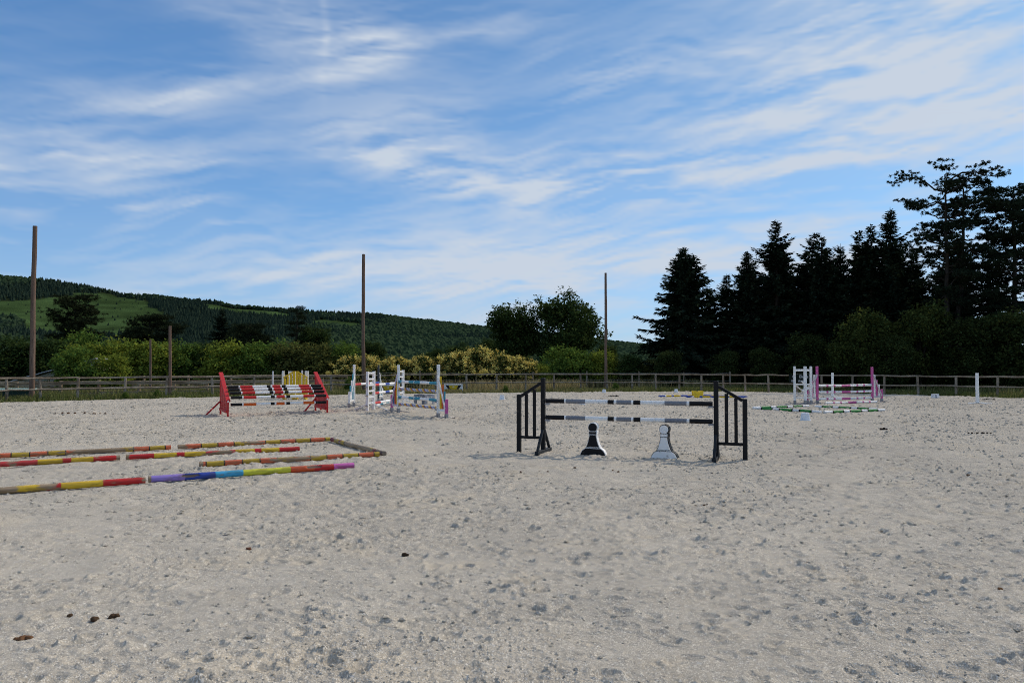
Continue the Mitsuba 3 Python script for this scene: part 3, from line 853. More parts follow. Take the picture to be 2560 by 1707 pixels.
# ------------------------------------------------------------------ tall wooden poles, shed
rs = np.random.RandomState(12)
for x, y, h, r, lb in [(-22.75, 37.2, 8.25, .125, 'tallest bare wooden pole, nearest to the shed'),
                       (-9.15, 48.6, 8.5, .118, 'tall wooden pole behind the teal and white jump'),
                       (6.35, 53.0, 7.85, .10, 'tall wooden pole between the large oak and the cedar'),
                       (-17.48, 40.1, 3.62, .085, 'short thick wooden pole standing in the line of the rail fence'),
                       (-21.2, 46.0, 3.12, .075, 'shortest wooden pole, behind the plank fence')]:
    zz = np.linspace(-.3, h - .02, 12)
    rr = r * (1.0 - .22 * (zz / h).clip(0))
    xy = np.c_[np.cumsum(rs.normal(0, .008, 12)), np.cumsum(rs.normal(0, .008, 12))]
    pts = np.vstack([np.c_[xy, zz], [[xy[-1, 0], xy[-1, 1], h]]])
    k_ = thing('wooden_pole', lb, 'pole')
    m = tube(pts, np.append(rr, rr[-1] * .86), 14)
    scene[k_] = mikit.ply((m[0] + vec(x, y, 0), m[1]), 'mast_bsdf', smooth=40)

# field shelter behind the hedge: wall, sloping roof
k_ = thing('field_shelter', 'low pale shelter with a sloping sheet roof, half hidden by the hedge', 'shed')
A0, B0 = vec(-30.6, 48.5), vec(-26.2, 49.0)
ex = np.append(unit(B0 - A0), 0)
en = vec(-ex[1], ex[0], 0)
ln = float(np.linalg.norm(B0 - A0))
o = vec(*A0, 0)
part(k_, 'wall', extrude([(.15, -.1), (ln - .15, -.1), (ln - .15, 1.85), (.15, .62)], 3.2, o, ex, vec(0, 0, 1), en), 'dull_bsdf', color=(.42, .39, .30))
for q_ in range(9):
    a0, a1 = -.25 + q_ * (ln + .5) / 9, -.25 + (q_ + 1) * (ln + .5) / 9 + .04
    z0, z1 = .68 + a0 * .285, .68 + a1 * .285
    part(k_, 'roof_sheet', beam(o + ex * a0 + en * 1.5 + vec(0, 0, z0 + .012 * (q_ % 2)), o + ex * a1 + en * 1.5 + vec(0, 0, z1 + .012 * (q_ % 2)), 3.7, .05, side=en), 'dull_bsdf', color=(.40, .42, .44))
for a_ in (3.1, 3.9, 4.7):
    part(k_, 'wall_panel', beam(o + ex * a_ - en * .02 + vec(0, 0, .05), o + ex * a_ - en * .02 + vec(0, 0, 1.25), .38, .04, side=ex), 'dull_bsdf', color=(.50, .49, .44))

# ------------------------------------------------------------------ fences
FENCE = [(-24.6, 31.5), (-23.5, 33.6), (-22.75, 35.4), (-21.9, 36.5), (-20.77, 37.5), (-19.15, 38.8), (-17.62, 40.0), (-15.81, 41.5), (-14.14, 43.0), (-12.44, 44.5), (-10.6, 46.0), (-8.68, 47.0), (-6.7, 47.8),
         (-4.72, 48.5), (-2.83, 49.5), (-1.0, 50.2), (.88, 50.6), (2.72, 50.8), (4.46, 50.8), (6.17, 50.8), (7.73, 50.5), (9.18, 50.0), (10.55, 49.6), (11.87, 49.2), (13.11, 48.7), (14.33, 48.2),
         (15.58, 47.6), (16.99, 46.8), (18.16, 46.0), (19.48, 45.0), (20.75, 43.8), (22.26, 43.0), (23.75, 42.0), (25.1, 40.6), (26.39, 39.2), (27.6, 37.6), (28.6, 35.6)]
FENCE = np.array(FENCE)
k_ = thing('rail_fence', 'weathered two rail wooden fence curving round the far side of the arena', 'fence')
for n_, (x, y) in enumerate(FENCE):
    h = 1.0 + rs.normal(0, .018)
    lx, ly = rs.normal(0, .028, 2)
    part(k_, 'post', tube([(x, y, -.3), (x + lx, y + ly, h - .015), (x + lx, y + ly, h)], [.068, .062, .048], 9), 'timber_bsdf', smooth=40)
for n_ in range(len(FENCE) - 1):
    a, b = FENCE[n_], FENCE[n_ + 1]
    d = unit(b - a)
    nn = vec(d[1], -d[0])
    nn = nn if np.dot(nn, -a) > 0 else -nn
    for name, z, r in (('top_rail', .965, .042), ('middle_rail', .50, .040)):
        za, zb, zm = z + rs.normal(0, .012), z + rs.normal(0, .012), z - .012 + rs.normal(0, .012)
        off = nn * (.095 if name == 'middle_rail' else .02)
        if name == 'top_rail':
            za, zb, zm = za + .055, zb + .055, zm + .055
        p = np.array([[*(a + off - d * .05), za], [*((a + b) / 2 + off), zm], [*(b + off + d * .04), zb]])
        part(k_, name, tube(p, [r, r * .98, r * .94], 8), 'timber_bsdf', smooth=40)

# outer wire fence beyond it
k_ = thing('wire_fence', 'thin post and wire fence a few metres beyond the rail fence', 'fence')
WF = np.array([(-9.6, 55.0), (-6.6, 56.2), (-2.6, 57.0), (1.5, 56.8), (5.35, 56.2), (8.9, 55.0), (11.8, 54.0), (14.8, 53.2)])
for x, y in WF:
    part(k_, 'post', tube([(x, y, -.2), (x + rs.normal(0, .02), y, 1.2 + rs.normal(0, .04))], [.055, .045], 7), 'timber_bsdf', smooth=40)
for z in (.55, 1.05):
    for a, b in zip(WF[:-1], WF[1:]):
        part(k_, 'wire', tube([(*a, z), (*((a + b) / 2), z - .03), (*b, z)], .006, 4), 'metal_bsdf')

# plank fence of the ring next door
k_ = thing('plank_fence', 'plank fence of light boards with thick flat rails behind the rail fence', 'fence')
PF = np.array([(-27.5, 38.8), (-25.1, 39.8), (-23.4, 40.7), (-21.9, 41.6), (-20.2, 42.5), (-18.6, 43.2), (-17.05, 43.9), (-15.3, 44.6), (-13.9, 45.3), (-12.7, 46.0), (-11.3, 46.8)])
for x, y in PF:
    part(k_, 'post', tube([(x, y, -.2), (x, y, .80 + rs.normal(0, .02))], [.085, .078], 9), 'plank_bsdf', smooth=40)
for n_ in range(len(PF) - 1):
    a, b = PF[n_], PF[n_ + 1]
    d = unit(b - a)
    nn = vec(d[1], -d[0])
    nn = nn if np.dot(nn, -a) > 0 else -nn
    for z, h in ((.66, .18), (.40, .12), (.12, .17)):
        za, zb = z + rs.normal(0, .02), z + rs.normal(0, .02)
        q0, q1 = a + nn * .10 - d * .06, b + nn * (.10 + rs.uniform(0, .012)) + d * .03
        part(k_, 'plank', beam((*q0, za), (*q1, zb), .045, h, side=(*nn, 0), bev=.008), 'plank_bsdf')
k_ = thing('plank_fence', 'farther plank fence of the ring next door, its boards in shade', 'fence')
PF2 = np.array([(-30.0, 45.0), (-27.4, 46.4), (-25.0, 47.4), (-22.6, 48.2), (-20.2, 49.0), (-17.8, 49.7), (-15.4, 50.4), (-13.0, 51.0), (-10.8, 51.2)])
for x, y in PF2:
    part(k_, 'post', tube([(x, y, -.2), (x, y, .98 + rs.normal(0, .02))], [.075, .07], 8), 'plank_bsdf', smooth=40)
for a, b in zip(PF2[:-1], PF2[1:]):
    d = unit(b - a)
    nn = vec(d[1], -d[0])
    nn = nn if np.dot(nn, -a) > 0 else -nn
    for z, h in ((.88, .14), (.60, .14), (.30, .14)):
        part(k_, 'plank', beam((*(a + nn * .09 - d * .05), z + rs.normal(0, .015)), (*(b + nn * .1 + d * .03), z + rs.normal(0, .015)), .04, h, side=(*nn, 0), bev=.008), 'plank_bsdf')

# trough with a pale cover behind the rail fence
k_ = thing('water_trough', 'low trough under a pale green cover behind the fence at the edge of the view', 'trough')
part(k_, 'body', beam((-26.2, 38.3, .17), (-23.75, 39.0, .17), .62, .38, side=(-.3, .95, 0), bev=.03), 'dull_bsdf', color=(.03, .05, .04))
part(k_, 'cover', beam((-26.3, 38.27, .43), (-23.7, 39.03, .40), .74, .11, side=(-.3, .95, 0), bev=.045), 'plastic_bsdf', color=(.30, .46, .40))

# banner on the fence
k_ = thing('banner', 'dark banner with two lines of pale lettering hung on the rail fence', 'banner')
ba, bb = vec(16.62, 46.98, 0), vec(17.85, 46.13, 0)
bx = unit(bb - ba)
bn = vec(bx[1], -bx[0], 0)
W_ = float(np.linalg.norm(bb - ba))
part(k_, 'sheet', beam(ba + bn * .12 + vec(0, 0, .80), bb + bn * .12 + vec(0, 0, .80), .012, .52, side=bn), 'dull_bsdf', color=(.012, .016, .014))
for text, a_, z_, hh in (('L', .20, .86, .13), ('Eleva', .58, .86, .15), ('du', .12, .62, .13), ('du Lo', .52, .62, .13)):
    m = meshkit.text_mesh(text, hh, .006, True)
    v = np.asarray(m.vertices)
    part(k_, 'lettering', (ba + bn * .128 + bx * (a_ + v[:, :1]) + vec(0, 0, 1) * (z_ + v[:, 1:2]) + bn * v[:, 2:3], np.asarray(m.faces)), 'dull_bsdf', color=(.5, .5, .48))

# ------------------------------------------------------------------ grass
rs = np.random.RandomState(21)


def blades(P, hgt, wid, bend, z=-.04):
    n = len(P)
    a = rs.uniform(0, 2 * np.pi, n)
    d = np.stack([np.cos(a), np.sin(a), a * 0], -1)
    s = np.stack([-np.sin(a), np.cos(a), a * 0], -1) * (wid / 2)[:, None]
    b = np.c_[P, np.full(n, z)]
    mid = b + vec(0, 0, 1) * (hgt * .6)[:, None] + d * (hgt * bend * .3)[:, None]
    tip = b + vec(0, 0, 1) * hgt[:, None] + d * (hgt * bend)[:, None]
    v = np.stack([b - s, b + s, mid + s * .8, mid - s * .8, tip], 1).reshape(-1, 3)
    k = np.arange(n)[:, None] * 5
    return v, np.vstack([k + [0, 1, 2], k + [0, 2, 3], k + [3, 2, 4]])


def ring_points(n, d0, d1, lo, hi):
    a = np.radians(rs.uniform(lo, hi, n))
    D0 = np.interp(a, ARENA_A, ARENA_D)
    r = D0 + rs.uniform(d0, d1, n)
    return np.stack([r * np.sin(a), r * np.cos(a)], -1), a, r - D0


P1, a1, e1 = ring_points(46000, -.35, 5.0, -38, 40)
dens = meshkit.fbm(np.c_[P1 * .55, P1[:, :1] * 0], 3, 91)
keep = (dens + .10 * (e1 > .5) + rs.normal(0, .05, len(P1)) > .46) & ((e1 > .05) | (dens + rs.normal(0, .06, len(P1)) > .6))
P1, a1, dens, e1 = P1[keep], a1[keep], dens[keep], e1[keep]
deg = np.degrees(a1)
hg = rs.uniform(.10, .30, len(P1)) * (.6 + 1.1 * dens) * np.where(deg < -14, 1.0, .8) * np.where(e1 < .5, .6, 1)
dry = np.clip(.25 + .5 * np.exp(-((deg - -3) / 9) ** 2) + rs.normal(0, .22, len(P1)), 0, 1)[:, None]
gc = vec(.10, .135, .034) * (1 - dry) + vec(.28, .235, .11) * dry
gc = gc * np.exp(rs.normal(0, .25, (len(P1), 1)))
m = blades(P1, hg, rs.uniform(.016, .038, len(P1)), rs.uniform(.1, .8, len(P1)))
labels['verge_grass'] = {'kind': 'stuff', 'label': 'short green and yellowing grass on the strip along the sand and under the rail fence', 'category': 'grass'}
put('verge_grass', m, 'grass_bsdf', color=np.repeat(gc, 5, 0))

P2, a2, e2 = ring_points(42000, 4.2, 13.5, -38, 36)
keep = meshkit.fbm(np.c_[P2 * .3, P2[:, :1] * 0], 3, 95) + rs.normal(0, .05, len(P2)) > .44
P2, a2 = P2[keep], a2[keep]
deg = np.degrees(a2)
dry = np.clip(.35 + .6 * np.exp(-((deg + 1) / 12) ** 2) + rs.normal(0, .2, len(P2)), 0, 1)[:, None]
gc = (vec(.08, .115, .030) * (1 - dry) + vec(.36, .29, .145) * dry) * np.exp(rs.normal(0, .25, (len(P2), 1)))
hg = rs.uniform(.35, .85, len(P2)) * np.where(np.abs(deg + 2) < 16, 1.0, .7)
m = blades(P2, hg, rs.uniform(.018, .045, len(P2)), rs.uniform(.1, .6, len(P2)), z=-.09)
labels['tall_grass'] = {'kind': 'stuff', 'label': 'tall dry grass growing between the rail fence and the shrubs', 'category': 'grass'}
put('tall_grass', m, 'grass_bsdf', color=np.repeat(gc, 5, 0))

# a few weeds with leaves along the verge
for x, y, sc, lb in [(-18.9, 38.4, .10, 'leafy weed at the foot of the fence post near the short pole'), (-17.9, 39.6, .11, 'low weed at the foot of the short thick pole'),
                     (-.4, 47.2, .12, 'small round weed in the dry verge grass'), (6.6, 50.2, .15, 'leafy weed at the foot of the fence below the third tall pole'), (-9.9, 48.0, .26, 'light green weed behind the fence by the second tall pole')]:
    plant('shrub_10', 'weed', x, y, sc, 50 * x, lb, 'weed', sx=.9)

# ------------------------------------------------------------------ jump poles
WHITE, BLACK, GREY, RED, ORANGE = (.80, .79, .76), (.006, .006, .007), (.19, .20, .225), (.48, .022, .022), (.64, .115, .02)
YELLOW, TEAL, PINK, BLUE, GREENP = (.66, .43, .02), (.045, .26, .34), (.50, .10, .28), (.03, .07, .32), (.04, .22, .05)
WOOD = (.27, .212, .155)


def pole_mesh(p0, p1, r, bands, rings=90, sides=14, wear=None, seed=0, sag=0.0, wob=0.0, gash=()):
    """A round pole; bands = [(end fraction, colour)]; wear(t) -> how much bare wood shows; gash = [(t, half length, angle)] where the wood is split."""
    rng = np.random.RandomState(seed)
    t = np.linspace(0, 1, rings)
    ends = [e for e, _ in bands[:-1]]
    t = np.sort(np.concatenate([t, *[np.array([e - 1e-5, e + 1e-5]) for e in ends]]))
    p0, p1 = np.asarray(p0, float), np.asarray(p1, float)
    ax = unit(p1 - p0)
    sd = unit(np.cross(ax, vec(0, 0, 1)))
    up = np.cross(sd, ax)
    c = p0 + (p1 - p0) * t[:, None] - up * (sag * np.sin(np.pi * t))[:, None]
    if wob:
        c = c + sd * (wob * (meshkit.fbm(np.c_[t * 3, t * 0, t * 0 + seed], 2, 3) - .5))[:, None] + up * (wob * .6 * (meshkit.fbm(np.c_[t * 3, t * 0 + 5, t * 0 + seed], 2, 4) - .5))[:, None]
    ang = np.arange(sides) * 2 * np.pi / sides
    n = np.cos(ang)[None, :, None] * sd + np.sin(ang)[None, :, None] * up
    L = np.linalg.norm(p1 - p0)
    tt, aa = np.meshgrid(t, ang, indexing='ij')
    q = np.stack([tt * L * 14, np.cos(aa) * .9, np.sin(aa) * .9 + seed * 3.7], -1)
    rr = np.full(tt.shape, r)
    col = np.zeros(tt.shape + (3,))
    e = np.array([b for b, _ in bands])
    cols = np.array([cc for _, cc in bands])
    col[:] = cols[np.minimum(np.searchsorted(e, tt - 1e-9), len(bands) - 1)]
    if wear is not None:
        w = np.array([wear(x) for x in t])[:, None]
        nz = .6 * meshkit.fbm(q * [.5, 1, 1], 3, 17) + .4 * meshkit.fbm(q * [.9, 3, 3], 3, 19)
        bare = np.clip((w - nz) / .05 + .5, 0, 1)[..., None]
        grain = meshkit.fbm(q * [.25, 6, 6], 3, 23)[..., None]
        wood = np.asarray(WOOD) * vec(1.0, .93, .82) * (.5 + 1.0 * grain)
        col = col * (1 - bare) + wood * bare
        rr = rr * (1 - .04 * bare[..., 0]) * (1 + .05 * (meshkit.fbm(q * [.15, .6, .6], 2, 29) - .5))
        dirt = np.clip((meshkit.fbm(q * [.6, 1.4, 1.4], 3, 31) - .50) / .12, 0, 1)[..., None] * .55
        col = col * (1 - dirt) + vec(.25, .20, .12) * dirt * col / (col.max(-1, keepdims=True) + .05) + vec(.08, .07, .05) * dirt * .4
    for gt, gl, ga in gash:
        dd = ((tt - gt) / gl) ** 2 + ((np.angle(np.exp(1j * (aa - ga)))) / .55) ** 2 + .5 * (meshkit.fbm(q * [1.2, 3, 3], 2, 37) - .5)
        g_ = np.clip((1 - dd) / .12, 0, 1)
        rr = rr * (1 - .28 * g_)
        col = col * (1 - g_[..., None]) + np.array([.13, .095, .07]) * (.35 + 1.1 * meshkit.fbm(q * [.6, 9, 9], 3, 41)[..., None]) * g_[..., None]
    v = c[:, None] + n * rr[..., None]
    m = len(t)
    i, j = np.meshgrid(np.arange(m - 1), np.arange(sides), indexing='ij')
    qd = np.stack([i * sides + j, i * sides + (j + 1) % sides, (i + 1) * sides + (j + 1) % sides, (i + 1) * sides + j], -1).reshape(-1, 4)
    f = np.vstack([qd[:, [0, 1, 2]], qd[:, [0, 2, 3]]])
    v, col = v.reshape(-1, 3), col.reshape(-1, 3)
    for end, cc in ((0, c[0]), (m - 1, c[-1])):
        b = len(v)
        ring = v[end * sides:(end + 1) * sides]
        endcol = np.asarray(WOOD) * .8 if wear is not None else col[end * sides]
        v = np.vstack([v, ring, cc[None]])
        col = np.vstack([col, np.tile(endcol, (sides + 1, 1))])
        k = np.arange(sides)
        tri = np.stack([b + k, b + (k + 1) % sides, np.full(sides, b + sides)], 1)
        f = np.vstack([f, tri[:, ::-1] if end == 0 else tri])
    return v, f, col


def jump_pole(label, p0, p1, r, bands, group=None, worn=False, **kw):
    k = thing('jump_pole', label, 'jump pole', group)
    v, f, c = pole_mesh(p0, p1, r, bands, **kw)
    put(k, (v, f), 'worn_bsdf' if worn else 'paint_bsdf', color=c, smooth=True)
    return k


def seq(*pairs):
    """(colour, length) pairs -> [(end fraction, colour)]"""
    tot = sum(l for _, l in pairs)
    out, s_ = [], 0
    for c, l in pairs:
        s_ += l
        out.append((s_ / tot, c))
    return out


def wing_frame(inner, outer):
    i3, o3 = vec(*inner, 0), vec(*outer, 0)
    w = unit(o3 - i3)
    n = vec(w[1], -w[0], 0)
    n = n if np.dot(n, -i3) > 0 else -n
    return i3, w, n, float(np.linalg.norm(o3 - i3))


UP = vec(0, 0, 1)
# ---- black jump with chess pawns
BL, BR = vec(.585, 14.74), vec(3.55, 13.66)
bu = unit(BR - BL)


def black_stand(inner, outer, label, inner_h, outer_h, pole_zs):
    i3, w, n, W = wing_frame(inner, outer)
    k = thing('jump_stand', label, 'jump stand')
    P_ = lambda a, z, b=0.0: i3 + w * a + UP * z + n * b  # noqa: E731
    part(k, 'post', beam(P_(0, -.04), P_(0, inner_h), .078, .075, side=w, bev=.006), 'paint_bsdf', color=BLACK)
    part(k, 'post', beam(P_(W, -.04), P_(W, outer_h), .078, .07, side=w, bev=.006), 'paint_bsdf', color=BLACK)
    part(k, 'bottom_rail', beam(P_(.041, .28), P_(W - .041, .28), .05, .05, side=n), 'paint_bsdf', color=BLACK)
    part(k, 'top_rail', beam(P_(.041, inner_h - .10), P_(W - .041, outer_h - .03), .05, .055, side=n), 'paint_bsdf', color=BLACK)
    for a in (W * .36, W * .69):
        top = inner_h - .10 + (outer_h - .03 - inner_h + .10) * a / W - .035
        part(k, 'slat', beam(P_(a, .307), P_(a, top), .058, .03, side=w), 'paint_bsdf', color=BLACK)
    f_ = part(k, 'foot', beam(P_(-.005, .03, -.42), P_(-.005, .03, .42), .07, .07, side=w), 'paint_bsdf', color=(.014, .018, .022))
    for s_ in (-1, 1):
        part(f_, 'brace', beam(P_(-.005, .065, .36 * s_), P_(-.005, .43, .05 * s_), .05, .035, side=w), 'paint_bsdf', color=(.014, .018, .022))
    for z in pole_zs:
        part(k, 'pole_cup', beam(P_(-.045, z - .055), P_(-.13, z - .055), .10, .03, side=n), 'metal_bsdf')
    return k


black_stand(BL, BL - bu * .48, 'black wooden jump stand nearer the oranges poles, with two slats'.replace('oranges', 'orange'), 1.40, 1.08, (.966, .660))
black_stand(BR, BR + bu * .48, 'black wooden jump stand by the white faced chess pawn', 1.365, 1.06, (.966, .660))
BPAT = seq((BLACK, 176), (WHITE, 16), (GREY, 181), (WHITE, 207), (BLACK, 58), (WHITE, 22), (GREY, 133), (WHITE, 19), (BLACK, 63), (WHITE, 213), (GREY, 190), (WHITE, 22), (BLACK, 195))
for z, lb in ((.966, 'upper black, grey and white striped pole of the black jump'), (.660, 'lower black, grey and white striped pole above the chess pawns')):
    a, b = BL + bu * .06, BR - bu * .06
    jump_pole(lb, (*a, z + .004), (*b, z - .004), .041, BPAT, seed=3, rings=60)

PAWN = [(.0, .222), (.034, .222), (.05, .214), (.085, .195), (.112, .165), (.125, .142), (.135, .128), (.160, .114), (.20, .097), (.26, .077), (.32, .063), (.375, .054), (.383, .060), (.392, .062), (.437, .062), (.445, .054)]


def pawn_poly(grow=0.0):
    from shapely.geometry import Polygon, Point
    pts = [(-w, z) for z, w in PAWN] + [(w, z) for z, w in PAWN[::-1]]
    body = Polygon(pts).union(Point(0, .512).buffer(.076, 24))
    return body.buffer(grow, join_style=1) if grow else body


def pawn(x, y, ux, face, body, label, face_label):
    k = thing('chess_pawn_filler', label, 'jump filler')
    n = vec(ux[1], -ux[0], 0)
    n = n if n[1] < 0 else -n
    u = vec(*ux, 0)
    o = vec(x, y, 0)
    part(k, 'body', extrude(pawn_poly(.012), .13, o + n * .0, u, UP, -n), 'paint_bsdf', color=body)
    part(k, 'front_panel', extrude(pawn_poly(), .022, o + n * .022, u, UP, -n), 'paint_bsdf', color=face, label=face_label)
    for z, w, h in ((.138, .128, .010), (.158, .114, .006), (.386, .060, .009), (.441, .060, .008)):
        part(k, 'stripe', beam(o + n * .023 + u * -w + UP * z, o + n * .023 + u * w + UP * z, .008, h, side=n, bev=.001), 'paint_bsdf', color=body)
    part(k, 'base', beam(o + u * -.225 + UP * .008 - n * .055, o + u * .225 + UP * .008 - n * .055, .17, .03, side=n), 'paint_bsdf', color=face)


pawn(1.46, 14.22, bu, BLACK, WHITE, 'black faced chess pawn shaped filler with white edges under the poles', 'black pawn shaped front board')
pawn(2.66, 13.76, unit(vec(.90, -.43)), WHITE, BLACK, 'white faced chess pawn shaped filler with a black back', 'white pawn shaped front board')

# ---- stands whose slats step down, with a slanting rail


def stair_stand(inner, outer, label, post_h, cols, pole_zs, rail_col=WHITE, holes=True, outer_foot=True):
    """cols: inner post, three slats, outer post."""
    i3, w, n, W = wing_frame(inner, outer)
    k = thing('jump_stand', label, 'jump stand')
    P_ = lambda a, z, b=0.0: i3 + w * a + UP * z + n * b  # noqa: E731
    f_ = post_h / 1.65
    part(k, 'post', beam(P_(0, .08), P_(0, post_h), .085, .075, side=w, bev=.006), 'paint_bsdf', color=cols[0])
    part(k, 'post', beam(P_(W, .08), P_(W, .60 * f_), .085, .075, side=w, bev=.006), 'paint_bsdf', color=cols[4])
    for q_, (h, c) in enumerate(zip((1.28, 1.03, .83), cols[1:4])):
        a = W * (.26 + .24 * q_)
        part(k, 'slat', beam(P_(a, .29 * f_, -.006), P_(a, h * f_, -.006), .085, .03, side=w), 'paint_bsdf', color=c)
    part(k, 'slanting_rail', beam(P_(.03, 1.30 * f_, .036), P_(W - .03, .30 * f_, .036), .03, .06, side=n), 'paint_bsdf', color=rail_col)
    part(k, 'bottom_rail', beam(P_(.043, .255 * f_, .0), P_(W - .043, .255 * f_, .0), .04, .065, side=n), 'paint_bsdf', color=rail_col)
    for a in (0, W):
        fk = part(k, 'foot', join([beam(P_(a, -.02), P_(a, .16), .1, .09, side=w)] + [tube([P_(a, .08, .03 * s_), P_(a + .10 * s_, .0, .44 * s_)], .016, 6) for s_ in (-1, 1)]), 'metal_bsdf')
    if holes:
        hm = []
        for z in np.arange(.30, post_h - .08, .075):
            for sg in (1, -1):
                hm.append(tube([P_(0, z, .038 * sg), P_(0, z, .0392 * sg)], .013, 6))
        part(k, 'peg_holes', join(hm), 'dull_bsdf', color=(.03, .03, .03), kind='stuff')
    for z in pole_zs:
        part(k, 'pole_cup', beam(P_(-.045, z - .055), P_(-.13, z - .055), .10, .03, side=n), 'metal_bsdf')
    return k


RL, RR = vec(-3.87, 26.75), vec(-2.27, 24.2)
ru = unit(RR - RL)
RORANGE, RBLUE, SHADE_LAV = (.52, .10, .02), (.06, .16, .30), (.50, .46, .56)  # the lavender is shade painted into the whitish rails
stair_stand(RL, RL - ru * .55, 'rainbow slatted jump stand, the farther one of the twisted stripe jump', 1.64, (WHITE, YELLOW, RORANGE, RBLUE, PINK), (1.07, .82, .545, .305), rail_col=SHADE_LAV)
stair_stand(RR, RR + ru * .55, 'rainbow slatted jump stand, the nearer one, with a pink outer post', 1.65, (WHITE, YELLOW, RORANGE, TEAL, PINK), (1.07, .82, .545, .305))
TPAT = seq((TEAL, 50), (WHITE, 105), (TEAL, 76), (WHITE, 8), (TEAL, 82), (WHITE, 125), (TEAL, 95))
for z, lb in ((1.07, 'top teal and white banded pole of the rainbow jump'), (.545, 'lower teal and white banded pole of the rainbow jump')):
    jump_pole(lb, (*(RL + ru * .07), z), (*(RR - ru * .07), z), .045, TPAT, rings=60)


def twist_pole(label, p0, p1, r):
    k = thing('jump_pole', label, 'jump pole')
    rings, sides = 260, 24
    v, f, c = pole_mesh(p0, p1, r, [(1.0, WHITE)], rings=rings, sides=sides)
    tt, aa = np.meshgrid(np.linspace(0, 1, rings), np.arange(sides) * 2 * np.pi / sides, indexing='ij')
    ph = (tt * 6.2 + aa / (2 * np.pi)) % 1.0
    cc = np.empty(tt.shape + (3,))
    for e, col in ((1.0, (.17, .20, .36)), (.86, (.42, .42, .50)), (.60, (.14, .17, .33)), (.47, (.30, .035, .025)), (.36, (.60, .33, .04)), (.10, (.62, .52, .40))):
        cc[ph <= e] = col
    c[:rings * sides] = cc.reshape(-1, 3)
    put(k, (v, f), 'paint_bsdf', color=c, smooth=True)


for z, lb in ((.82, 'upper pole with twisted yellow, red and blue stripes'), (.305, 'lowest pole with twisted yellow, red and blue stripes')):
    twist_pole(lb, (*(RL + ru * .07), z), (*(RR - ru * .07), z), .045)

# ---- teal and white stands with red, white and blue poles behind it
TL, TR = vec(-6.2, 30.8), vec(-5.85, 34.4)
tu = unit(TR - TL)
stair_stand(TL, TL - tu * .6, 'teal and white slatted jump stand, the nearer one', 1.65, (WHITE, TEAL, WHITE, TEAL, WHITE), (.86, .55))
stair_stand(TR, TR + tu * .6, 'teal and white slatted jump stand, the farther one, its post painted dark for shade', 1.62, ((.06, .065, .07), TEAL, WHITE, TEAL, WHITE), (.86, .55), holes=False)  # the inner post's dark grey is shade put into its colour
RWB = lambda: seq(((.50, .045, .04), 100), (WHITE, 110), (BLUE, 120), (WHITE, 100), ((.50, .045, .04), 100))  # noqa: E731
jump_pole('red, white and blue pole between the two teal stands', (*(TL + tu * .07), .86), (*(TR - tu * .07), .86), .046, seq(((.50, .045, .04), 100), (WHITE, 100), ((.50, .045, .04), 60), (WHITE, 90), (BLUE, 100)), rings=50)


def ladder_stand(base, w2, W, label, h, pole_zs):
    k = thing('jump_stand', label, 'jump stand')
    o, w = vec(*base, 0), vec(*unit(w2), 0)
    n = vec(w[1], -w[0], 0)
    n = n if np.dot(n, -o) > 0 else -n
    P_ = lambda a, z, b=0.0: o + w * a + UP * z + n * b  # noqa: E731
    for a in (0, W):
        part(k, 'post', beam(P_(a, -.02), P_(a, h), .075, .09, side=w, bev=.006), 'paint_bsdf', color=WHITE)
    for q_, z in enumerate(np.linspace(.27, h - .06, 6)):
        part(k, 'rung', beam(P_(.038, z), P_(W - .038, z), .05, .06, side=n), 'paint_bsdf', color=WHITE)
    for s_ in (-1, 1):
        part(k, 'foot', tube([P_(W / 2, .27, .03 * s_), P_(W / 2 + .05, .0, .68 * s_)], .022, 7), 'paint_bsdf', color=WHITE)
    for z in pole_zs:
        part(k, 'pole_cup', beam(P_(-.04, z - .055), P_(-.12, z - .055), .10, .03, side=n), 'metal_bsdf')


LF, LB = vec(-5.06, 28.5), vec(-4.62, 32.0)
lu = unit(LB - LF)
ladder_stand(LF - lu * .55 + vec(-.02, 0), lu + vec(.12, 0), .55, 'white ladder shaped jump stand, the nearer one', 1.40, (.90, .60, .24))
ladder_stand(LB, lu + vec(.1, 0), .5, 'white ladder shaped jump stand behind the farther rainbow stand', 1.42, (.90, .60, .24))
for z, lb in ((.90, 'top red, white and blue pole from the white ladder stand'), (.60, 'middle red, white and blue pole from the white ladder stand'), (.24, 'lowest red and white pole from the white ladder stand')):
    b_ = seq(((.50, .045, .04), 100), (WHITE, 130), (BLUE, 90), (WHITE, 120), ((.50, .045, .04), 100)) if z > .3 else seq(((.50, .045, .04), 130), (WHITE, 300), ((.50, .045, .04), 110))
    jump_pole(lb, (*(LF + lu * .08), z), (*(LB - lu * .08), z), .048, b_, rings=50)
jump_pole('white and teal pole lying on the sand beside the ladder stand', (-5.33, 30.9, .04), (-5.28, 34.0, .04), .048, seq((WHITE, 60), (TEAL, 60), (WHITE, 60), (TEAL, 60), (WHITE, 50)), rings=40)

# ---- red spread jump
RBL, RFL, RBR, RFR = vec(-9.72, 26.2), vec(-8.86, 24.5), vec(-7.02, 28.05), vec(-6.2, 26.35)


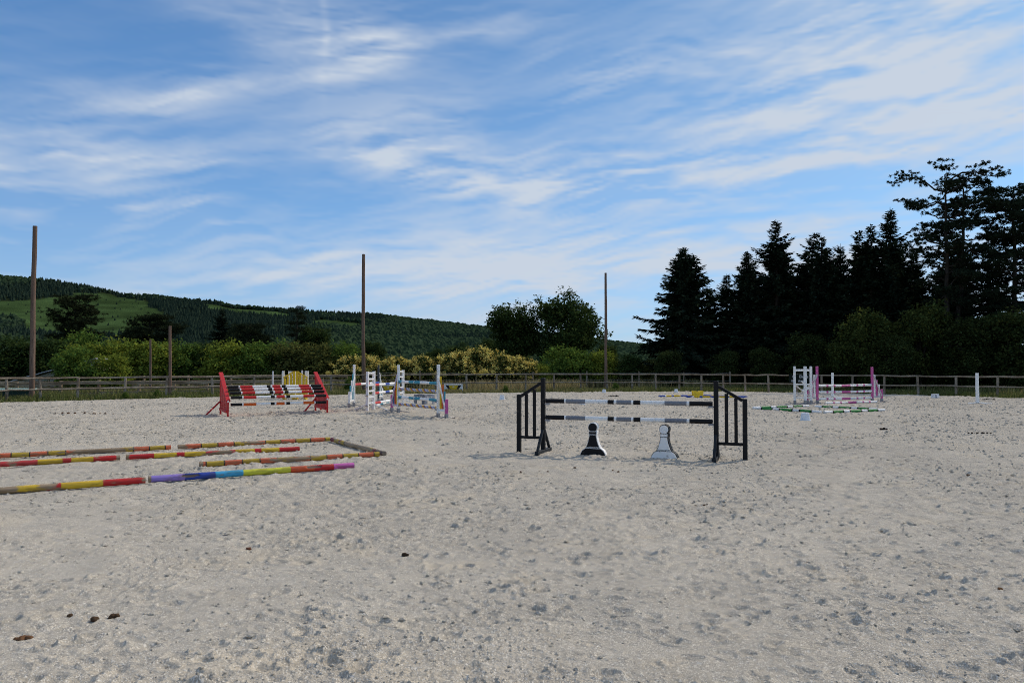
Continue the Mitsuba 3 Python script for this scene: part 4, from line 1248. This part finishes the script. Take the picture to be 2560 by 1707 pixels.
def red_stand(back, front, label, pole_tz):
    i3, w, n, W = wing_frame(back, front)
    k = thing('jump_stand', label, 'jump stand')
    ht = lambda a: 1.345 + (.52 - 1.345) * a / W  # noqa: E731
    P_ = lambda a, z, b=0.0: i3 + w * a + UP * z + n * b  # noqa: E731
    part(k, 'post', beam(P_(0, -.04), P_(0, ht(0) - .03), .09, .05, side=w), 'paint_bsdf', color=RED)
    part(k, 'post', beam(P_(W, -.04), P_(W, ht(W) - .03), .09, .05, side=w), 'paint_bsdf', color=RED)
    ps = (W - .10) / 7
    for q_ in range(7):
        a = .05 + ps * (q_ + .5)
        m = extrude([(a - ps / 2 + .012, .15), (a + ps / 2 - .012, .15), (a + ps / 2 - .012, ht(a + ps / 2) - .06), (a - ps / 2 + .012, ht(a - ps / 2) - .06)], .024, i3 + n * (.012 + .004 * (q_ % 2)), w, UP, -n)
        part(k, 'plank', m, 'paint_bsdf', color=np.asarray(RED) * (1 + .08 * math.sin(q_ * 2.4)))
    part(k, 'cap_rail', beam(P_(-.05, ht(-.05) + .005), P_(W + .04, ht(W + .04) + .005), .13, .05, side=n, bev=.008), 'paint_bsdf', color=RED)
    part(k, 'bottom_rail', beam(P_(.046, .17, .04), P_(W - .046, .17, .04), .03, .08, side=n), 'paint_bsdf', color=RED)
    for s_ in (1, -1):
        e = vec(-.26, -.86, 0) * (.80 if s_ > 0 else .42) * s_
        part(k, 'brace', beam(P_(.0, .42) + e * .05, P_(.0, .02) + e, .075, .045, side=w), 'paint_bsdf', color=RED)
    part(k, 'cap_end', beam(P_(W - .02, ht(W) - .015, 0), P_(W + .05, ht(W) - .035, 0), .05, .06, side=n), 'paint_bsdf', color=WHITE)
    return k


TZ = [(1.0, .39), (1.0, .61), (.86, .745), (.72, .84), (.58, .92)]
red_stand(RBL, RFL, 'red planked jump stand with a slanting top, the nearer one', TZ)
red_stand(RBR, RFR, 'red planked jump stand with a slanting top, the farther one', TZ)
side_n = vec(*unit(RFR - RFL), 0)
RLB = ('lowest pole of the red jump, with orange bands', 'second lowest pole of the red jump, black, red and white', 'middle pole of the red jump, black, red and white', 'second highest pole of the red jump', 'highest and farthest pole of the red jump')
for q_, ((t, z), lb) in enumerate(zip(TZ, RLB)):
    a, b = RBL + (RFL - RBL) * t, RBR + (RFR - RBR) * t
    c1 = ORANGE if q_ == 0 else (.52, .028, .028)
    rp = seq((BLACK, 145), (WHITE, 20), (c1, 175), (WHITE, 202), (BLACK, 55), (WHITE, 23), (c1, 120), (WHITE, 20), (BLACK, 57), (WHITE, 193), (c1, 165), (WHITE, 18), (BLACK, 162))
    u_ = unit(b - a)
    jump_pole(lb, (*(a + u_ * .09), z), (*(b - u_ * .05), z), .046, rp, rings=60)

# ---- yellow gate, white posts behind the red jump


def yellow_stand(cx, y, sg, label):
    k = thing('jump_stand', label, 'jump stand')
    o = vec(cx, y, 0)
    w, n = vec(sg, .04 * sg, 0), vec(0, -1, 0)
    P_ = lambda a, z, b=0.0: o + w * a + UP * z + n * b  # noqa: E731
    part(k, 'post', beam(P_(.06, -.02), P_(.06, 1.33), .10, .06, side=w), 'paint_bsdf', color=YELLOW)
    for a, h in ((.20, 1.22), (.355, 1.12), (.49, 1.02)):
        part(k, 'slat', beam(P_(a, .36), P_(a, h - .02), .095, .03, side=w), 'paint_bsdf', color=YELLOW)
    part(k, 'slanting_rail', beam(P_(.10, 1.30, .03), P_(.56, 1.02, .03), .03, .06, side=n), 'paint_bsdf', color=YELLOW)
    for z in (.31, .21):
        part(k, 'board', beam(P_(.02, z, .02), P_(.56, z, .02), .03, .085, side=n), 'paint_bsdf', color=YELLOW)
    for a in (.06, .50):
        part(k, 'foot', join([beam(P_(a, -.01, -.30), P_(a, -.01 + .07, .30), .075, .06, side=w), beam(P_(a, .02, .05), P_(a, .17, .02), .075, .04, side=w)]), 'paint_bsdf', color=YELLOW)


yellow_stand(-10.22, 37.1, 1, 'yellow slatted jump stand beside the thick white post')
yellow_stand(-10.24, 37.1, -1, 'yellow slatted jump stand in front of the white lattice stand')
for x, y, h, w_, lb in [(-10.94, 37.5, 1.34, .10, 'white post beside the yellow slats'), (-9.86, 37.7, 1.34, .17, 'thick white channel post at the end of the yellow slats'),
                        (-11.7, 38.4, 1.32, .075, 'slim grey white post standing apart from the yellow stands'), (-10.25, 38.3, 1.36, .08, 'white post half hidden behind the yellow peak')]:
    k = thing('white_post', lb, 'post')
    part(k, 'post', beam((x, y, -.02), (x, y, h), w_, .07, side=(1, 0, 0), bev=.006), 'paint_bsdf', color=WHITE if w_ > .08 else (.50, .50, .52))
    part(k, 'foot', join([tube([(x, y, .10), (x + dx, y + dy, .0)], .018, 6) for dx, dy in ((.3, .1), (-.3, -.1), (.1, -.3))]), 'metal_bsdf')
k = thing('jump_stand', 'white lattice jump stand with diamond cut outs behind the yellow slats', 'jump stand')
for x in (-10.80, -10.50):
    part(k, 'post', beam((x, 38.0, -.02), (x, 38.0, 1.32), .07, .06, side=(1, 0, 0)), 'paint_bsdf', color=WHITE)
for z in (1.28, .98, .66, .34):
    part(k, 'crosspiece', beam((-10.765, 38.0, z), (-10.535, 38.0, z), .05, .07, side=(0, 1, 0)), 'paint_bsdf', color=WHITE)
for z in (1.13, .82, .50):
    part(k, 'lattice', join([beam((-10.765, 37.99, z - .13), (-10.535, 37.99, z + .13), .03, .06, side=(0, 1, 0)), beam((-10.765, 38.02, z + .13), (-10.535, 38.02, z - .13), .025, .06, side=(0, 1, 0))]), 'paint_bsdf', color=WHITE)

# ---- hanging plank fillers at the verge
for x, y, L_, lb in [(-3.56, 47.7, 1.14, 'low white rail with a black and yellow hanging board, behind the nearer rainbow stand'), (-7.3, 46.2, 1.2, 'low white rail with a black and yellow board, half hidden by the ladder stand')]:
    k = thing('low_filler', lb, 'jump filler')
    part(k, 'rail', tube([(x - L_ / 2, y, .42), (x + L_ / 2, y, .42)], .035, 9), 'paint_bsdf', color=WHITE, smooth=40)
    for sg in (-1, 1):
        part(k, 'leg', beam((x + sg * (L_ / 2 - .04), y, .39), (x + sg * (L_ / 2), y - .05, -.02), .05, .04, side=(1, 0, 0)), 'paint_bsdf', color=WHITE)
    part(k, 'board', extrude([(-.30, .385), (.30, .385), (.17, .13), (-.17, .13)], .03, (x, y - .01, 0), vec(1, 0, 0), UP, vec(0, 1, 0)), 'paint_bsdf', color=YELLOW)
    for sg in (-1, 1):
        part(k, 'side_board', extrude([(sg * .31, .385), (sg * .48, .385), (sg * .30, .16), (sg * .19, .15)][::sg], .03, (x, y - .005, 0), vec(1, 0, 0), UP, vec(0, 1, 0)), 'paint_bsdf', color=BLACK)
        part(k, 'corner_board', extrude([(sg * .49, .385), (sg * .53, .385), (sg * .53, .16), (sg * .33, .15)][::sg], .03, (x, y - .005, 0), vec(1, 0, 0), UP, vec(0, 1, 0)), 'paint_bsdf', color=WHITE)
    part(k, 'mark', beam((x - .06, y - .014, .30), (x + .06, y - .014, .30), .006, .04, side=(0, 1, 0)), 'paint_bsdf', color=WHITE)

# ---- grey cavaletti blocks
for x, y, c, lb in [(-3.86, 32.7, (.20, .21, .235), 'dark grey plastic pole block with an arched opening'), (-3.42, 32.6, (.36, .37, .39), 'lighter grey plastic pole block beside the dark one')]:
    k = thing('pole_block', lb, 'pole block')
    from shapely.geometry import Polygon, Point, box as sbox
    w_ = .21 if c[0] < .3 else .19
    shape = sbox(-w_, 0, w_, .41).difference(sbox(-w_ * .55, -.1, w_ * .55, .12).union(Point(0, .12).buffer(w_ * .55))).difference(Polygon([(-.10, .40), (.10, .40), (0, .33)]))
    shape = shape.difference(sbox(-w_ * .6, .265, -.03, .31)).difference(sbox(.03, .265, w_ * .6, .31))
    part(k, 'front_wall', extrude(shape, .05, (x, y - .14, 0), vec(1, .12, 0), UP, vec(0, 1, 0)), 'plastic_bsdf', color=c)
    part(k, 'back_wall', extrude(shape, .05, (x, y + .14, 0), vec(1, .12, 0), UP, vec(0, 1, 0)), 'plastic_bsdf', color=c)
    part(k, 'top', beam((x - w_ + .01, y + .02, .385), (x + w_ - .01, y + .02, .385), .24, .04, side=(0, 1, 0)), 'plastic_bsdf', color=c)

# ---- pink and white jump
PL, PR = vec(12.83, 33.0), vec(15.72, 34.25)
pu = unit(PR - PL)
PALE = (.52, .46, .48)
stair_stand(PL, PL - pu * .55, 'pink and white slatted jump stand next to the white frame stand', 1.57, (PINK, WHITE, PINK, WHITE, PINK), (.76, .49, .20), rail_col=PALE, holes=False)
stair_stand(PR, PR + pu * .55, 'pink and white slatted jump stand, the one farther from the white frame stand', 1.54, (PINK, WHITE, PINK, WHITE, PINK), (.76, .49, .20), rail_col=PALE, holes=False)
PPAT = seq((WHITE, 105), (PINK, 30), (WHITE, 75), (PINK, 28), (WHITE, 92), (PINK, 130), (WHITE, 90), (PINK, 26), (WHITE, 75), (PINK, 26), (WHITE, 105))
for z, lb in ((.76, 'top white pole with pink bands of the pink jump'), (.49, 'middle white pole with pink bands of the pink jump'), (.20, 'lowest hung white pole with pink bands of the pink jump')):
    jump_pole(lb, (*(PL + pu * .07), z), (*(PR - pu * .07), z), .047, PPAT, rings=60, sag=.012)
jump_pole('white pole with pink bands lying on the sand below the pink jump', (*(PL + pu * .12 + vec(.12, -.30)), .045), (*(PR + vec(.02, -.35)), .045), .047, PPAT, rings=60)

# ---- white frame stand and white post with cups beside it
k = thing('jump_stand', 'white frame jump stand with a cross brace, two rails and stub posts', 'jump stand')
fx0, fx1, fy = 11.74, 12.42, 32.6
for x, h, z0 in ((fx0, 1.57, .08), (fx1, 1.57, .08)):
    part(k, 'post', beam((x, fy, z0), (x, fy, h), .085, .07, side=(1, 0, 0), bev=.006), 'paint_bsdf', color=WHITE)
    part(k, 'foot', join([beam((x, fy, -.02), (x, fy, .16), .1, .09, side=(1, 0, 0))] + [tube([(x, fy, .08), (x + .2 * s_, fy - .38 * s_, 0)], .016, 6) for s_ in (-1, 1)]), 'metal_bsdf')
for z, h in ((1.41, .09), (.83, .06), (.27, .05)):
    part(k, 'rail', beam((fx0 + .043, fy, z), (fx1 - .043, fy, z), .045, h, side=(0, 1, 0)), 'paint_bsdf', color=WHITE)
for s_ in (0, 1):
    part(k, 'cross_brace', beam((fx0 + .05, fy - .012 + .03 * s_, .78 if s_ else .31), (fx1 - .05, fy - .012 + .03 * s_, .31 if s_ else .78), .022, .055, side=(0, 1, 0)), 'paint_bsdf', color=(.62, .55, .47))
k = thing('jump_stand', 'white single post stand with pole hooks in front of the white frame', 'jump stand')
part(k, 'post', beam((12.07, 32.3, .08), (12.07, 32.3, 1.57), .11, .08, side=(1, 0, 0), bev=.006), 'paint_bsdf', color=WHITE)
part(k, 'foot', join([beam((12.07, 32.3, -.02), (12.07, 32.3, .18), .12, .1, side=(1, 0, 0))] + [tube([(12.07, 32.3, .08), (12.07 + .25 * s_, 32.3 - .35 * s_, 0)], .016, 6) for s_ in (-1, 1)]), 'metal_bsdf')
for z, s_ in ((.92, -1), (.58, -1), (.66, 1)):
    part(k, 'pole_hook', extrude([(0, -.07), (.10 * s_, .015), (.10 * s_, .05), (0, .05)][::s_], .05, (12.07 + .056 * s_, 32.275, z), vec(1, 0, 0), UP, vec(0, 1, 0)), 'paint_bsdf', color=WHITE)

# ---- single white posts on flat feet
for x, y, h, lb in [(15.97, 39.1, 1.24, 'slim white post standing behind the pink jump'), (19.5, 32.9, 1.29, 'white post on splayed feet standing alone near the fence')]:
    k = thing('white_post', lb, 'post')
    part(k, 'post', beam((x, y, .02), (x, y, h), .105, .095, side=(1, 0, 0), bev=.008), 'plastic_bsdf', color=WHITE)
    part(k, 'foot', join([beam((x, y, .07), (x + dx, y + dy, .015), .06, .03, side=(-dy, dx, 0)) for dx, dy in ((.62, -.05), (-.42, -.08), (.2, -.5), (-.1, .5))]), 'plastic_bsdf', color=WHITE)

# ---- white tubs and marker


def tub(x, y, r, h, label, group=None):
    k = thing('plastic_tub', label, 'tub', group)
    z = gz(x, y)
    prof = [(r * 1.18, 0), (r * 1.18, .018), (r * 1.06, .022), (r * .80, h * .93), (r * .74, h), (0, h)]
    a = np.arange(28) * 2 * np.pi / 28
    sq = 1 / np.maximum(np.abs(np.cos(a)), np.abs(np.sin(a))) ** .55
    v = np.concatenate([np.stack([x + pr * sq * np.cos(a), y + pr * sq * np.sin(a), np.full(28, z - .015 + pz)], -1) for pr, pz in prof[:-1]] + [np.array([[x, y, z - .015 + h]])])
    i, j = np.meshgrid(np.arange(len(prof) - 2), np.arange(28), indexing='ij')
    q = np.stack([i * 28 + j, i * 28 + (j + 1) % 28, (i + 1) * 28 + (j + 1) % 28, (i + 1) * 28 + j], -1).reshape(-1, 4)
    c = len(v) - 1
    kk = np.arange(28)
    b = (len(prof) - 2) * 28
    f = np.vstack([q[:, [0, 1, 2]], q[:, [0, 2, 3]], np.stack([b + kk, b + (kk + 1) % 28, np.full(28, c)], 1)])
    mesh = trimesh.Trimesh(v, f, process=False)
    scene[k] = mikit.ply(trimesh.Trimesh(v, f, process=False), 'tub_bsdf', smooth=35)


scene['tub_bsdf'] = two({'type': 'principled', 'base_color': rgb((.70, .72, .74)), 'roughness': .38, 'specular': .5})
tub(8.60, 23.05, .125, .235, 'upturned white tub nearest the viewer, before the green striped poles')
tub(-.46, 36.6, .12, .215, 'upturned white tub standing alone near the middle of the arena')
tub(5.40, 46.0, .115, .20, 'small white tub below the third tall pole')
tub(9.70, 46.4, .115, .20, 'small white tub behind the yellow block')
tub(2.84, 31.9, .13, .20, 'white tub seen just under the upper pole of the black jump')
k = thing('number_marker', 'white wedge shaped marker box with a dark figure 3', 'marker')
mx, my = 20.7, 38.3
shape = [(-.155, 0), (.165, 0), (.135, .215), (-.145, .215)]
part(k, 'box', extrude(shape, .22, (mx, my, 0), vec(1, .1, 0), UP, vec(0, 1, 0)), 'plastic_bsdf', color=(.70, .72, .74))
m = meshkit.text_mesh('3', .13, .004, True)
v = np.asarray(m.vertices)
part(k, 'figure', (vec(mx - .085, my - .012, .035) + v[:, :1] * vec(1, .1, 0) + v[:, 1:2] * UP - v[:, 2:3] * vec(0, 1, 0), np.asarray(m.faces)[:, ::-1]), 'dull_bsdf', color=(.02, .04, .08))

# ---- yellow block and blue-yellow poles
k = thing('pole_block', 'bright yellow plastic pole block with a notch on top', 'pole block')
shape = [(-.26, 0), (.26, 0), (.235, .06), (.26, .30), (.10, .30), (0, .225), (-.10, .30), (-.26, .30), (-.235, .06)]
YB = (.72, .50, .012)
part(k, 'front_wall', extrude(shape, .09, (9.53, 40.1, .0), vec(1, .05, 0), UP, vec(0, 1, 0)), 'plastic_bsdf', color=YB)
part(k, 'back_wall', extrude(shape, .09, (9.53, 40.45, .0), vec(1, .05, 0), UP, vec(0, 1, 0)), 'plastic_bsdf', color=YB)
part(k, 'core', extrude([(-.20, .0), (.20, .0), (.20, .20), (-.20, .20)], .26, (9.53, 40.19, .0), vec(1, .05, 0), UP, vec(0, 1, 0)), 'plastic_bsdf', color=YB)
BY = seq((BLUE, 60), (WHITE, 12), (YELLOW, 55), (BLUE, 25), (YELLOW, 70), (BLUE, 75), (YELLOW, 75), (BLUE, 20), (YELLOW, 80), (BLUE, 60))
jump_pole('blue and yellow pole leading up to the yellow block from the open side', (7.44, 39.8, .045), (10.25, 40.75, .045), .047, BY, rings=50)
jump_pole('blue and yellow pole lying just before the yellow block', (8.68, 39.25, .04), (11.5, 38.72, .04), .047, BY, rings=50)
jump_pole('blue and yellow pole reaching from the yellow block towards the black stand', (9.8, 40.5, .045), (11.65, 38.9, .045), .047, seq((BLUE, 60), (YELLOW, 40), (BLUE, 50), (YELLOW, 60), (BLUE, 60)), rings=50)

# ---- green and white poles on the sand
GW = seq((WHITE, 105), (BLACK, 18), (GREENP, 130), (BLACK, 18), (WHITE, 80), (BLACK, 18), (GREENP, 150), (BLACK, 18), (WHITE, 80), (BLACK, 18), (GREENP, 130), (BLACK, 18), (WHITE, 105))
for p0, p1, lb in [((8.99, 29.3), (11.5, 30.45), 'green and white pole at the back, ending by the white frame stand'), ((8.98, 29.1), (10.50, 26.68), 'green and white pole slanting forward behind the nearest white tub'),
                   ((11.64, 30.15), (13.12, 28.2), 'green and white pole slanting forward from the pink stand'), ((10.58, 26.6), (13.2, 27.85), 'nearest green and white pole, crossing in front of the pink jump')]:
    jump_pole(lb, (*p0, .04), (*p1, .04), .047, GW, rings=60)

# ---- worn poles on the sand in front of the red jump
BK = (.035, .028, .022)
WY, WO = (.44, .30, .035), (.58, .135, .06)


def orange_bands(n, first=WY):
    out, c = [], [WY, WO] if first is WY else [WO, WY]
    for q_ in range(n):
        L_ = 22 if q_ in (0, n - 1) else 62
        out += [(c[q_ % 2], L_), (BK, 5)]
    return seq(*out[:-1])


def patch(*spans, base=.30):
    """wear(t): base plus bumps (centre, half width, height)."""
    return lambda t: base + sum(h * math.exp(-((t - c) / w) ** 4) for c, w, h in spans)


wk = dict(worn=True, rings=230, sides=18)
zz = .050
jump_pole('worn yellow and orange pole cut off by the edge of the view, farthest row', (-9.17, 13.70, zz), (-6.61, 15.24, zz), .043, orange_bands(12), wear=patch((.60, .13, .5), (.28, .05, .12), (.42, .06, .15), base=.35), seed=11, wob=.03, **wk)
jump_pole('worn yellow and orange pole of the farthest row, the inner one', (-6.50, 15.30, zz), (-3.92, 16.90, zz), .043, orange_bands(11), wear=patch((.0, .05, .4), (.50, .06, .20), (.40, .05, .12), base=.355), seed=12, wob=.03, **wk)
jump_pole('dark weathered pole closing the end of the worn pole rectangle', (-3.84, 16.74, zz), (-2.30, 14.16, zz), .044, seq(((.16, .035, .04), 20), (WY, 20), ((.16, .035, .04), 10), (WY, 16), ((.12, .09, .06), 90), (WY, 30), ((.16, .035, .04), 14), ((.10, .06, .05), 26)), wear=patch((.55, .22, .4), base=.43), seed=13, wob=.02, **wk)
jump_pole('worn orange and yellow pole nearest the rainbow coloured pole', (-5.02, 12.63, zz), (-2.37, 14.02, zz), .044, orange_bands(12, WO), wear=patch((.0, .02, .6), (.42, .06, .16), (.52, .06, .2), (.62, .05, .14), base=.35), seed=14, wob=.03, **wk)
RY = (.60, .40, .03)
jump_pole('red and yellow pole cut off by the edge of the view', (-9.27, 11.95, zz), (-6.75, 13.55, zz), .043, seq((RED, 60), (RY, 56), (RED, 20), (RY, 52), ((.50, .05, .05), 82), (RY, 54), (RED, 19), (RY, 50), (RED, 62)), wear=patch((.49, .10, .14), (1.0, .02, .5), base=.31), seed=15, **wk)
jump_pole('red and yellow pole with a scuffed middle', (-6.67, 13.59, zz), (-4.04, 14.95, zz), .043, seq((RED, 68), (RY, 56), (RED, 20), (RY, 54), ((.50, .05, .05), 78), (RY, 52), (RED, 18), (RY, 50), (RED, 58)), wear=patch((.52, .08, .26), (.0, .02, .4), base=.325), seed=16, **wk)
jump_pole('nearest pole, stripped to bare brown wood at one end', (-7.62, 9.30, zz), (-5.08, 10.91, zz), .045, seq(((.22, .10, .08), 170), (RY, 75), (RED, 22), (RY, 66), (RED, 70)), wear=patch((.25, .28, .55), (.62, .06, .22), (1.0, .02, .3), base=.31), seed=17, **wk)
jump_pole('rainbow coloured pole from violet to pink with split wood', (-5.06, 10.96, zz + .004), (-2.51, 12.47, zz + .002), .047,
          seq(((.27, .19, .52), 80), ((.025, .055, .30), 70), ((.05, .33, .55), 66), ((.55, .55, .045), 118), ((.55, .085, .025), 62), ((.45, .02, .02), 52), ((.55, .12, .38), 56)),
          wear=patch((0, .012, .5), (.74, .05, .06), base=.30), seed=18, gash=[(.185, .045, .45), (.785, .040, .6)], **wk)

# ---- horse droppings and brown scraps
rs = np.random.RandomState(33)
DV, DF = tm(trimesh.creation.icosphere(subdivisions=2))


def dropping(pts, size, label, col=(.075, .048, .03), name='horse_dropping', cat='dropping', group=None):
    ms, cs = [], []
    for x, y, s_ in pts:
        nz = meshkit.fbm(DV * 2.1 + rs.uniform(0, 50, 3), 3, 3)[:, None]
        v = DV * (.50 + .98 * nz) * vec(1.15, .85, .72) * s_ * .85
        a = rs.uniform(0, 6.28)
        v = np.c_[v[:, 0] * math.cos(a) - v[:, 1] * math.sin(a), v[:, 0] * math.sin(a) + v[:, 1] * math.cos(a), v[:, 2]]
        ms.append((v + vec(x, y, gz(x, y) + .35 * s_), DF))
        cs.append(np.asarray(col) * (.55 + .9 * meshkit.fbm(DV * 6 + rs.uniform(0, 50, 3), 3, 4)[:, None]))
    k = thing(name, label, cat, group)
    for m_, c_ in zip(ms, cs):
        if len(ms) == 1:
            put(k, m_, 'dull_bsdf', color=c_, smooth=True)
        else:
            part(k, 'lump', m_, 'dull_bsdf', color=c_, smooth=True)


dropping([(-2.94, 4.75, .034), (-2.91, 4.765, .030), (-2.965, 4.74, .022)], 0, 'reddish brown horse dropping nearest the viewer', (.16, .085, .045))
dropping([(-2.90, 5.19, .020)], 0, 'small brown dropping between two larger ones')
dropping([(-2.69, 5.09, .026), (-2.68, 5.11, .020)], 0, 'dark brown dropping just before the largest dark one')
dropping([(-2.62, 5.20, .033), (-2.60, 5.205, .026)], 0, 'dark round dropping, farthest of the near group')
dropping([(-.92, 6.76, .028), (-.90, 6.77, .020)], 0, 'single dark dropping in the middle of the near sand', (.05, .035, .025))
dropping([(-2.36, 7.08, .024)], 0, 'small reddish scrap lying alone beyond the near group', (.17, .075, .045))
dropping([(9.38, 19.97, .05), (9.44, 19.95, .045), (9.50, 19.93, .035)], 0, 'dark dropping lying alone beyond the black jump', (.03, .024, .02))
dropping([(-15.3 + .13 * q_ + rs.normal(0, .05), 26.3 + rs.normal(0, .14), rs.uniform(.02, .05)) for q_ in range(16)], 0, 'scattered brown droppings in a line before the rail fence', (.12, .065, .04))
dropping([(4.95 + .07 * q_ + rs.normal(0, .04), 40.4 + rs.normal(0, .2), rs.uniform(.03, .06)) for q_ in range(9)], 0, 'dark scattered droppings below the third tall pole', (.03, .025, .02))
dropping([(22.0 + .09 * q_, 37.05 + rs.normal(0, .15), rs.uniform(.03, .06)) for q_ in range(10)], 0, 'dark heap of droppings behind the lone white post', (.03, .026, .02))
dropping([(10.95 + .06 * q_, 18.85 + rs.normal(0, .08), rs.uniform(.018, .035)) for q_ in range(10)], 0, 'thin dark line of dropping crumbs on the open sand', (.05, .04, .03))
dropping([(2.16, 9.27, .02), (2.24, 9.2, .018), (2.3, 9.3, .014)], 0, 'small brown crumbs of dropping before the black jump', (.08, .05, .03))
dropping([(.10 + .28 * q_ + rs.normal(0, .1), 12.2 + rs.normal(0, .3), rs.uniform(.012, .024)) for q_ in range(8)], 0, 'loose brown crumbs scattered before the black faced pawn', (.15, .085, .045))
dropping([(6.72, 11.6, .026)], 0, 'single small brown lump lying alone on the open sand near the edge of the view', (.14, .08, .045))
dropping([(3.55, 5.75, .018)], 0, 'tiny orange brown lump in the churned near sand', (.22, .11, .05))
